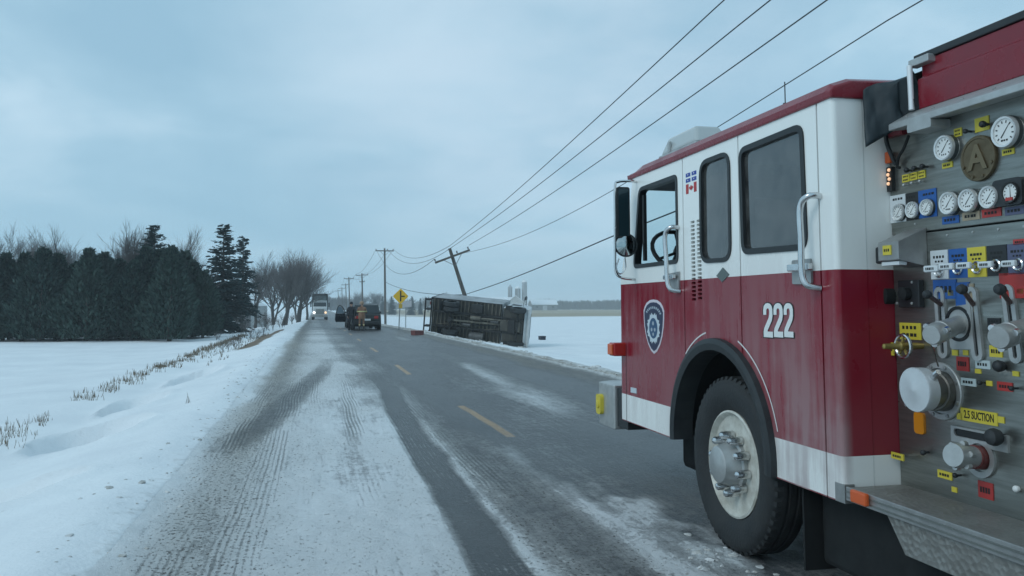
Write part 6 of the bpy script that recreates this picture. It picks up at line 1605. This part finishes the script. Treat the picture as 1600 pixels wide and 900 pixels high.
def bare_meshes(seed, h, spread, levels=5, tw=M_TWIG, trunk_h=.22, up=.55, stems=1, dense=0, thick=1.0):
    """leafless tree: trunk and limbs in one mesh, twigs in another"""
    rs = np.random.RandomState(seed); tb_, wb = MB(), MB()
    def grow_(p, d, L, r, lv):
        n = 3; pts = [p]; q = p; dd = d
        for k in range(n):
            dd = (dd + Vector(rs.uniform(-.16, .16, 3)) + Vector((0, 0, .05))).normalized(); q = q + dd * L / n; pts.append(q)
        tgt = tb_ if lv <= 2 else wb
        tgt.tube(pts, [r * (1 - .45 * k / n) for k in range(n + 1)], 6 if lv <= 1 else (4 if lv <= 2 else 3), caps=False)
        if lv >= levels: return
        m_ = 3 + (rs.rand() < .45) + dense * (lv > 2)
        for k in range(m_):
            f = rs.uniform(.35, 1.0) if lv > 0 else rs.uniform(.55, 1.0)
            b_ = pts[0].lerp(pts[-1], f) if f < .98 else pts[-1]
            i_ = min(n - 1, int(f * n)); b_ = pts[i_].lerp(pts[i_ + 1], f * n - i_)
            side = Vector(rs.uniform(-1, 1, 3)); side.z *= .25; side = (side - dd * side.dot(dd)).normalized()
            ang = rs.uniform(.28, .75) * spread
            nd = (dd * math.cos(ang) + side * math.sin(ang) + Vector((0, 0, up * .28))).normalized()
            grow_(b_, nd, L * rs.uniform(.55, .82), r * rs.uniform(.42, .6), lv + 1)
        grow_(pts[-1], (dd + Vector(rs.uniform(-.2, .2, 3))).normalized(), L * .75, r * .55, lv + 1)
    for s_ in range(stems):
        a = rs.uniform(0, 6.28); d0 = Vector((math.cos(a) * .18 * (stems > 1), math.sin(a) * .18 * (stems > 1), 1)).normalized()
        grow_(Vector((rs.uniform(-.2, .2) * (stems > 1), rs.uniform(-.2, .2) * (stems > 1), -.2)), d0, h * trunk_h * 1.35, h * .015 * thick / (stems ** .5), 0)
    zs = [v[2] for v in wb.v] or [1]; k = h / max(zs)
    for b in (tb_, wb): b.v = [(x * k, y * k, z * k) for x, y, z in b.v]
    return mb_mesh(wb, 'crown', tw), mb_mesh(tb_, 'trunk', M_BARK)
def spruce_meshes(seed, h, w, sparse=0.0, n_whorl=26, needle=M_SPRUCE, start=.05):
    rs = np.random.RandomState(seed); vs, fs = [], []
    for k in range(n_whorl):
        t = start + (1 - start) * (k / n_whorl); z = h * t; rad_ = w * (1 - t) ** .75 * rs.uniform(.82, 1.1) + .06
        if sparse and rs.rand() < sparse: rad_ *= .35
        nb = max(5, int(11 * (1 - t) + 5))
        for b in range(nb):
            a = rs.uniform(0, 6.28); L = rad_ * rs.uniform(.7, 1.1); o0 = Vector((0, 0, z + rs.uniform(-.15, .15)))
            dirn = Vector((math.cos(a), math.sin(a), -.12 + .5 * t))
            nseg = max(3, int(L / .16))
            for s_ in range(nseg):
                f = (s_ + .6) / nseg; p = o0 + dirn * L * f + Vector((0, 0, -.28 * f * f * L * (1 - t)))
                for m_ in range(3):
                    sd_ = Vector((-math.sin(a), math.cos(a), 0)) * rs.choice((-1, 1)); sz = rs.uniform(.22, .44) * (.6 + .5 * (1 - f)) * h / 9
                    q = p + Vector(rs.uniform(-.07, .07, 3)); e_ = q + dirn * sz * .7 + sd_ * sz * rs.uniform(.3, 1) + Vector((0, 0, rs.uniform(-.55, .12) * sz))
                    wv = Vector(rs.uniform(-1, 1, 3)).normalized() * sz * .22; o = len(vs)
                    vs += [tuple(q - wv), tuple(q + wv), tuple(e_ + wv * .7), tuple(e_ - wv * .7)]; fs.append((o, o + 1, o + 2, o + 3))
    tr = MB().tube([(0, 0, -.3), (0, 0, h * .5), (0, 0, h * .97)], [h * .018, h * .011, .02], 8)
    return mesh_obj('crown', vs, fs, needle), mb_mesh(tr, 'trunk', M_BARK)
def tree(name, meshes, loc, rz, s, label, group, cat='tree', sz=None):
    o = empty(name, loc, rz, label, cat, group); o.scale = (s, s, sz or s)
    for me in meshes:
        c = bpy.data.objects.new(me.name.split('.')[0], me); COL.objects.link(c); c.parent = o
    return o
rs = random.Random(5)
# row of cedars along the far edge of the left field
CED = [cedar_meshes(11 + k, 5.6, 1.2 + .15 * (k % 2), 5200) for k in range(5)]
ced_px = [(-26, 408), (6, 402), (36, 396), (64, 398), (88, 392), (112, 404), (136, 399), (160, 403), (184, 398), (206, 402), (226, 396), (246, 392), (266, 396), (286, 402), (304, 412), (318, 420)]
words = ['leftmost cedar of the dark hedge row at the photo edge', 'second', 'third', 'fourth', 'fifth', 'sixth', 'seventh', 'eighth', 'ninth', 'tenth', 'eleventh', 'twelfth', 'thirteenth', 'fourteenth', 'fifteenth']
for i, (px, py) in enumerate(ced_px):      # hedge trees of uneven height
    Y = 50 + 1.2 * (i % 3) - i * .1 + rs.uniform(-.5, .5) + (5 if i > 12 else 0)
    g = place(px, Y); top = at_y(px, py - rs.uniform(-12, 10), Y).z; s = (top - g.z) / 5.6
    lab = words[0] if i == 0 else ('rightmost cedar of the dark row, next to the tall spruce' if i == len(ced_px) - 1 else 'dark green cedar, %s from the left in the hedge row' % words[i])
    tree('cedar_tree', CED[i % 5], g, rs.uniform(0, 6.28), s * 1.08, lab, 'cedars in the dark row on the left', sz=s)
# second rank closes the gaps
for i in range(13):
    px = -10 + 26 * i; Y = 54.5 + rs.uniform(-.6, .8); g = place(px, Y); top = at_y(px, 414 + rs.uniform(-10, 10), Y).z; s = (top - g.z) / 5.6
    tree('cedar_tree', CED[(i + 2) % 5], g, rs.uniform(0, 6.28), s * 1.15, 'dark cedar in the shaded rank behind the hedge row, %s' % ('leftmost' if i == 0 else words[i] + ' from the left'), 'cedars in the second rank on the left', sz=s)
# bare crowns rising behind them
BARE = [bare_meshes(21, 10, 1.1, dense=1, up=.8, thick=1.5), bare_meshes(22, 10, 1.25, dense=1, up=.8, thick=1.5), bare_meshes(25, 10, 1.0, stems=2, up=.8, thick=1.5)]
bt = [(8, 338, 66, 'bare tree rising behind the hedge at the left photo edge'), (52, 358, 62, 'low bare tree behind the hedge, second from the left edge'), (98, 350, 64, 'thin bare tree sticking up behind the left half of the hedge'), (168, 336, 62, 'broad bare tree with a fan of branches behind the middle of the hedge'), (196, 352, 66, 'bare tree half merged with the broad fan-shaped one behind the hedge'), (268, 350, 66, 'bare tree behind the hedge, right of the pointed dark conifer'), (130, 372, 68, 'small bare tree between the two bigger ones behind the hedge'), (35, 362, 70, 'faint bare tree far behind the hedge near the left edge')]
for i, (px, py, Y, lab) in enumerate(bt):
    g = place(px, Y); s = (at_y(px, py, Y).z - g.z) / 10
    tree('bare_tree', BARE[i % 3], g, rs.uniform(0, 6.28), s, lab, 'bare trees behind the cedar row')
SPR = [spruce_meshes(31, 9, 2.3, 0, 30), spruce_meshes(32, 9, 1.9, .30, 24, start=.2), spruce_meshes(33, 9, 3.6, 0, 30)]
g = place(238, 60); s = (at_y(238, 351, 60).z - g.z) / 9; tree('spruce_tree', SPR[2], g, .5, s, 'pointed dark spruce rising above the hedge row', 'spruces on the left')
g = place(347, 66); s = (at_y(347, 350, 66).z - g.z) / 9; tree('spruce_tree', SPR[0], g, 1.5, s * 1.25, 'tall dense dark spruce standing at the right end of the cedar row', 'spruces on the left', sz=s)
g = place(378, 76); s = (at_y(380, 368, 76).z - g.z) / 9; tree('spruce_tree', SPR[1], g, 2.5, s * 1.15, 'thin open spruce with sparse boughs right of the tall dense one', 'spruces on the left', sz=s)
BIG = [bare_meshes(41, 11, 1.25, 5, trunk_h=.13, up=.9, stems=2), bare_meshes(42, 11, 1.15, 5, trunk_h=.15, up=.9), bare_meshes(47, 11, 1.3, 5, trunk_h=.12, up=.8, stems=3)]
for i, (px, py, Y, k, lab) in enumerate([(403, 390, 84, 1, 'slender bare tree between the open spruce and the big bare trees'), (448, 379, 100, 0, 'big bare tree with upright limbs beside the road'), (468, 384, 112, 2, 'bare tree leaning over the road, behind the big upright one'), (432, 392, 108, 2, 'bare tree to the left behind the big upright one'), (484, 408, 130, 1, 'farther bare tree at the road edge, above the white truck'), (470, 420, 150, 0, 'small distant bare tree beside the road')]):
    g = place(px - 4, Y); s = (at_y(px, py, Y).z - g.z) / 11
    tree('bare_tree', BIG[k], g, rs.uniform(0, 6.28), s, lab, 'bare trees along the left roadside')
# reddish twiggy tree with two short trunks beside the brown bank
BUSH = bare_meshes(51, 3.2, 1.2, 5, M_TWIGB, .26, .4, stems=2)
g = place(414, 55); s = (at_y(405, 478, 55).z - g.z) / 3.2
tree('twiggy_tree', BUSH, g, .6, s, 'small reddish twiggy tree with two short trunks beside the brown bank', None)
SHR = [bare_meshes(61, 1.4, 1.3, 3, M_TWIGB, .2, .3, stems=3), bare_meshes(62, 1.4, 1.2, 3, M_TWIG, .2, .3, stems=3)]
for i, (px, Y, hgt, lab) in enumerate([(372, 36, .8, 'low dry shrub on the snowbank below the brown soil strip'), (356, 33, .55, 'small dry tuft of weeds on the snowbank, left of the low shrub'), (398, 46, .9, 'brushy shrub at the foot of the twiggy tree'), (385, 60, 1.5, 'dry brush between the spruce and the twiggy tree'), (440, 78, 1.6, 'grey brush under the big bare tree'), (425, 70, 1.4, 'grey brush right of the twiggy tree'), (458, 95, 1.5, 'low brush beside the road under the bare trees'), (340, 48, .6, 'thin dry weeds at the field edge below the spruce')]):
    g = place(px, Y); tree('dry_shrub', SHR[i % 2], g, rs.uniform(0, 6), hgt / 1.4, lab, 'dry shrubs on the left bank', 'shrub')
# far conifers and bare trees on the right, around the farm
for i, (px, py, Y, k, lab) in enumerate([(598, 463, 300, 0, 'small far conifer behind the upright utility pole'), (612, 463, 290, 2, 'small far conifer just left of the yellow sign'), (643, 463, 280, 2, 'far conifer just right of the yellow sign'), (657, 466, 290, 0, 'far conifer left of the overturned truck'), (586, 467, 310, 2, 'far conifer above the dark grey car')]):
    g = place(px, Y); s = (at_y(px, py, Y).z - g.z) / 9
    tree('far_conifer', SPR[k], g, rs.uniform(0, 6), s, lab, 'far conifers across the right field')
for i, (px, py, Y, k, lab) in enumerate([(555, 452, 330, 0, 'far bare tree above the standing people'), (572, 453, 320, 1, 'far bare tree right of the second utility pole'), (590, 452, 330, 2, 'far bare tree left of the nearest upright utility pole'), (543, 456, 360, 1, 'far bare tree at the third utility pole'), (702, 454, 420, 0, 'far bare tree above the middle of the overturned truck'), (670, 460, 400, 2, 'far bare tree above the rear of the overturned truck'), (685, 461, 410, 1, 'far bare tree right of the one above the truck rear'), (530, 460, 400, 2, 'far bare tree by the last utility poles'), (517, 466, 420, 0, 'small far bare tree right of the white truck'), (640, 462, 400, 1, 'far bare tree behind the yellow sign')]):
    g = place(px, Y); s = (at_y(px, py, Y).z - g.z) / 11
    tree('far_bare_tree', BIG[k], g, rs.uniform(0, 6), s * 1.2, lab, 'far bare trees across the right field', sz=s)
# distant woods that read as one mass: thousands of upright twigs
def wood(name, px0, px1, Y, h, label, n=2600, seed=3):
    r_ = np.random.RandomState(seed); vs, fs = [], []
    x0, x1 = ux(px0, Y), ux(px1, Y)
    for i in range(n):
        x = r_.uniform(x0, x1); y = Y + r_.uniform(0, 60); b = tz(x, y); hh = h * (.35 + .55 * float(fbm(np.array(x * .03), np.array(1.5), 2, seed)) + .45 * float(fbm(np.array(x * .16), np.array(3.5), 2, seed))) * r_.uniform(.35, 1.05)
        wv = r_.uniform(.3, 1.0); lean = r_.uniform(-.9, .9); o = len(vs)
        z0 = b + hh * r_.uniform(0, .5) * (r_.rand() < .7)
        vs += [(x - wv * .3, y, z0 - .3), (x + wv * .3, y + .3, z0 - .3), (x + lean + wv * .5, y, b + hh * .8), (x + lean, y + .2, b + hh), (x + lean - wv * .5, y, b + hh * .75)]; fs.append((o, o + 1, o + 2, o + 3, o + 4))
    me = mesh_obj(name, vs, fs, mat('far_wood', (.060, .058, .055), .95, var=.4, vscale=.3)); o = bpy.data.objects.new(name, me); COL.objects.link(o)
    return tag(o, label, 'wood', kind='stuff')
wood('far_wood', 855, 1100, 640, 9.5, 'grey line of distant woods along the horizon on the right', 3600)
wood('far_wood', 560, 760, 760, 8.5, 'faint distant woods behind the farm buildings', 2200, 5)
wood('far_wood', 505, 560, 560, 9, 'distant woods where the road meets the horizon', 900, 8)

# ================================================================== farm
M_SILO = mat('silo_concrete', (.30, .31, .31), .8, var=.3, vscale=.5); M_SILO2 = mat('silo_steel', (.42, .45, .47), .4, .4, var=.2, vscale=.6); M_SNOWR = mat('roof_snow', (.80, .82, .84), .8); M_BARN = mat('barn_boards', (.22, .22, .22), .8, var=.3, vscale=.4); M_BARNW = mat('barn_white', (.55, .57, .58), .7, var=.2, vscale=.4)
FY = 560
def silo(px, ptop, wpx, m_, label, dome=True):
    g = place(px, FY); zt_ = at_y(px, ptop, FY).z - g.z; r_ = wpx * FY / 1300 / 2
    o = empty('silo', g, 0, label, 'silo', 'farm silos')
    MB().lathe([(-1, r_), (zt_, r_)], (0, 0, 0), (0, 0, 1), 20).build('tower', m_, o)
    for k in range(1, 7): MB().lathe([(0, r_ * 1.02), (.25, r_ * 1.02)], (0, 0, zt_ * k / 7), (0, 0, 1), 20, caps=False).build('hoop', M_SILO, o)
    MB().lathe([(0, r_ * 1.03), (r_ * .45, r_ * .8), (r_ * .8, r_ * .35), (r_ * .9, .001)] if dome else [(0, r_ * 1.05), (r_ * 1.3, .2), (r_ * 1.4, .001)], (0, 0, zt_), (0, 0, 1), 20).build('roof', M_SNOWR if dome else M_SILO2, o)
    MB().box((-.4, -r_ - .6, 0), (.4, -r_ + .1, zt_)).build('chute', M_SILO2, o)
silo(797, 449, 7, M_SILO, 'slim dark farm silo, leftmost of the three', False); silo(809, 451, 9, M_SILO, 'shorter dark grey farm silo in the middle'); silo(819.5, 441, 8.5, M_SILO2, 'tallest pale farm silo, right of the other two')
def barn(px, w, d, h, rh, m_, label, Y=FY, rz=0):
    g = place(px, Y); o = empty('barn', g, rz, label, 'barn', 'farm buildings')
    MB().box((-w / 2, -d / 2, -1), (w / 2, d / 2, h)).build('wall', m_, o)
    MB().prism([(-d / 2, h), (d / 2, h), (0, h + rh)], 0, -w / 2, w / 2).build('gable', m_, o)
    for s_ in (-1, 1): MB().hexa([(-w/2 - .5, s_ * (d/2 + .5), h - .25), (w/2 + .5, s_ * (d/2 + .5), h - .25), (w/2 + .5, 0, h + rh), (-w/2 - .5, 0, h + rh), (-w/2 - .5, s_ * (d/2 + .5), h + .1), (w/2 + .5, s_ * (d/2 + .5), h + .1), (w/2 + .5, 0, h + rh + .4), (-w/2 - .5, 0, h + rh + .4)]).build('roof', M_SNOWR, o)
    MB().box((-1.6, -d / 2 - .12, 0), (1.6, -d / 2 - .02, min(3.6, h * .85))).build('door', M_BARN if m_ is M_BARNW else M_BARNW, o)
    for k in (-.32, .32): MB().box((w * k - .7, -d / 2 - .1, h * .4), (w * k + .7, -d / 2 - .02, h * .75)).build('window', M_DKGL, o)
barn(806, 16, 12, 4.5, 5, M_BARNW, 'pale gabled barn below the silos', FY - 30, R(75)); barn(775, 22, 12, 4, 4.5, M_BARN, 'long low barn with snowy roof left of the silos', FY - 10); barn(848, 18, 12, 4, 3.2, M_BARN, 'dark barn with a bright snowy roof right of the silos', FY + 10); barn(757, 12, 9, 3.5, 4, M_BARNW, 'small white farmhouse left of the long barn', FY + 5); barn(742, 14, 10, 3.2, 3, M_BARN, 'small far shed behind the middle of the overturned truck', FY + 20)
# shed half hidden among the trees on the left
g = place(377, 92); o = empty('shed', g, R(20), 'small pale shed half hidden behind the trees left of the road', 'shed')
MB().box((-2.2, -1.8, -.5), (2.2, 1.8, 2.3)).build('wall', mat('shed_wall', (.42, .44, .44), .8, var=.25), o)
MB().prism([(-2.2, 2.3), (2.2, 2.3), (0, 3.5)], 1, -2.0, 2.0).build('roof', M_SNOWR, o); MB().box((-.5, -1.86, 0), (.5, -1.81, 2)).build('door', M_BARN, o)
# ================================================================== dry grass and road debris
def grass(name, spots, label, m_, hmin, hmax, blades=7):
    r_ = np.random.RandomState(9); vs, fs = [], []
    for (x, y) in spots:
        b = float(g_z(np.array([x]), np.array([y]))[0])
        for k in range(blades):
            h = r_.uniform(hmin, hmax); a = r_.uniform(0, 6.28); ln = r_.uniform(.05, .5) * h; w = .0015 + .00022 * y
            bx, by = x + r_.normal(0, .05), y + r_.normal(0, .05); tx, ty = bx + math.cos(a) * ln, by + math.sin(a) * ln; o = len(vs)
            vs += [(bx - w, by, b - .02), (bx + w, by, b - .02), (tx + w * .3, ty, b + h), (tx - w * .3, ty, b + h)]; fs.append((o, o + 1, o + 2, o + 3))
    me = mesh_obj(name, vs, fs, m_); o = bpy.data.objects.new(name, me); COL.objects.link(o); return tag(o, label, 'grass', kind='stuff')
M_STRAW = mat('dry_grass', (.20, .165, .12), .9, var=.4, vscale=3)
r_ = np.random.RandomState(4); sp_ = []
for i in range(650):
    y = 11 + 44 * r_.rand() ** 1.2; x = -4.1 + r_.normal(0, .16) - .003 * y
    if float(fbm(np.array(y * .5), np.array(2.2), 3, 77)) > .26 + .2 * r_.rand(): sp_.append((x, y))
for i in range(80):
    y = 26 + 26 * r_.rand(); sp_.append((-2.6 - r_.rand() * 1.2, y))
for i in range(2): sp_.append((-1.7 - r_.rand() * 1.6, 5.5 + 10 * r_.rand()))
grass('dry_grass', sp_, 'thin dry grass poking through the snow along the left field edge', M_STRAW, .03, .15, 4)
# snow lumps ploughed to the road edge: too small to count
def lumps(name, spots, label, m_):
    r_ = np.random.RandomState(12); b = MB()
    for (x, y, s, zb) in spots:
        vs = []
        for q in ((0, 0, 1), (1, 0, 0), (0, 1, 0), (-1, 0, 0), (0, -1, 0), (.6, .6, .6), (-.6, .6, .6), (-.6, -.6, .6), (.6, -.6, .6)):
            k = s * r_.uniform(.7, 1.25); vs.append((x + q[0] * k * 1.2, y + q[1] * k * 1.2, zb + q[2] * k * .8 - .2 * s))
        b.add(vs, [(0, 5, 6), (0, 6, 7), (0, 7, 8), (0, 8, 5), (1, 2, 5), (2, 6, 5), (2, 3, 6), (3, 7, 6), (3, 4, 7), (4, 8, 7), (4, 1, 8), (1, 5, 8)], 0, True)
    o = b.build(name, m_, None); return tag(o, label, 'snow', kind='stuff')
M_LUMP = mat('dirty_snow', (.66, .67, .67), .8, var=.4, vscale=7, col2=(.36, .34, .30), bump=.4, bscale=25)
sp_ = []
for i in range(420):
    y = 6 + 55 * r_.rand() ** 1.3; x = 5.85 + r_.normal(0, .16); sp_.append((x, y, .02 + .06 * r_.rand() ** 2, float(g_z(np.array([x]), np.array([y]))[0])))
for i in range(260):
    y = 4 + 26 * r_.rand(); x = -1.25 + r_.normal(0, .2); sp_.append((x, y, .008 + .02 * r_.rand() ** 2, max(float(g_z(np.array([x]), np.array([y]))[0]), float(r_z(np.array([[x]]), np.array([[y]]))[0, 0]) if x > ROAD_L else -9)))
for i in range(45):                # slush pushed up by the front wheel of the engine
    x, y = 2.25 + r_.normal(0, .13), 4.3 + r_.normal(0, .35); sp_.append((x, y, .008 + .02 * r_.rand() ** 2, float(r_z(np.array([[x]]), np.array([[y]]))[0, 0])))
for i in range(150):               # snow churned up where the truck slid
    q = r_.rand(); c_ = OT_R.lerp(OT_F, q); x, y = c_.x - .5 + r_.normal(0, .45), c_.y - .7 + r_.normal(0, .4); sp_.append((x, y, .03 + .10 * r_.rand() ** 2, float(g_z(np.array([x]), np.array([y]))[0])))
lumps('snow_lumps', sp_, 'small lumps of dirty ploughed snow along the road edges', M_LUMP)

# ================================================================== air
hz_ = MB().box((-2300, -300, -8), (2300, 3300, 30)).build('haze', mat('tmp_haze', (1, 1, 1)), None)
hm = bpy.data.materials.new('haze_air'); hm.use_nodes = True; hm.node_tree.nodes.clear()
pv = N(hm.node_tree, 'ShaderNodeVolumePrincipled', i_Density=.0008); pv.inputs['Color'].default_value = (.93, .975, 1.0, 1); pv.inputs['Anisotropy'].default_value = .2
ho = N(hm.node_tree, 'ShaderNodeOutputMaterial'); hm.node_tree.links.new(pv.outputs[0], ho.inputs['Volume'])
hz_.data.materials.clear(); hz_.data.materials.append(hm)
tag(hz_, 'thin winter haze over the fields', 'haze', kind='stuff')
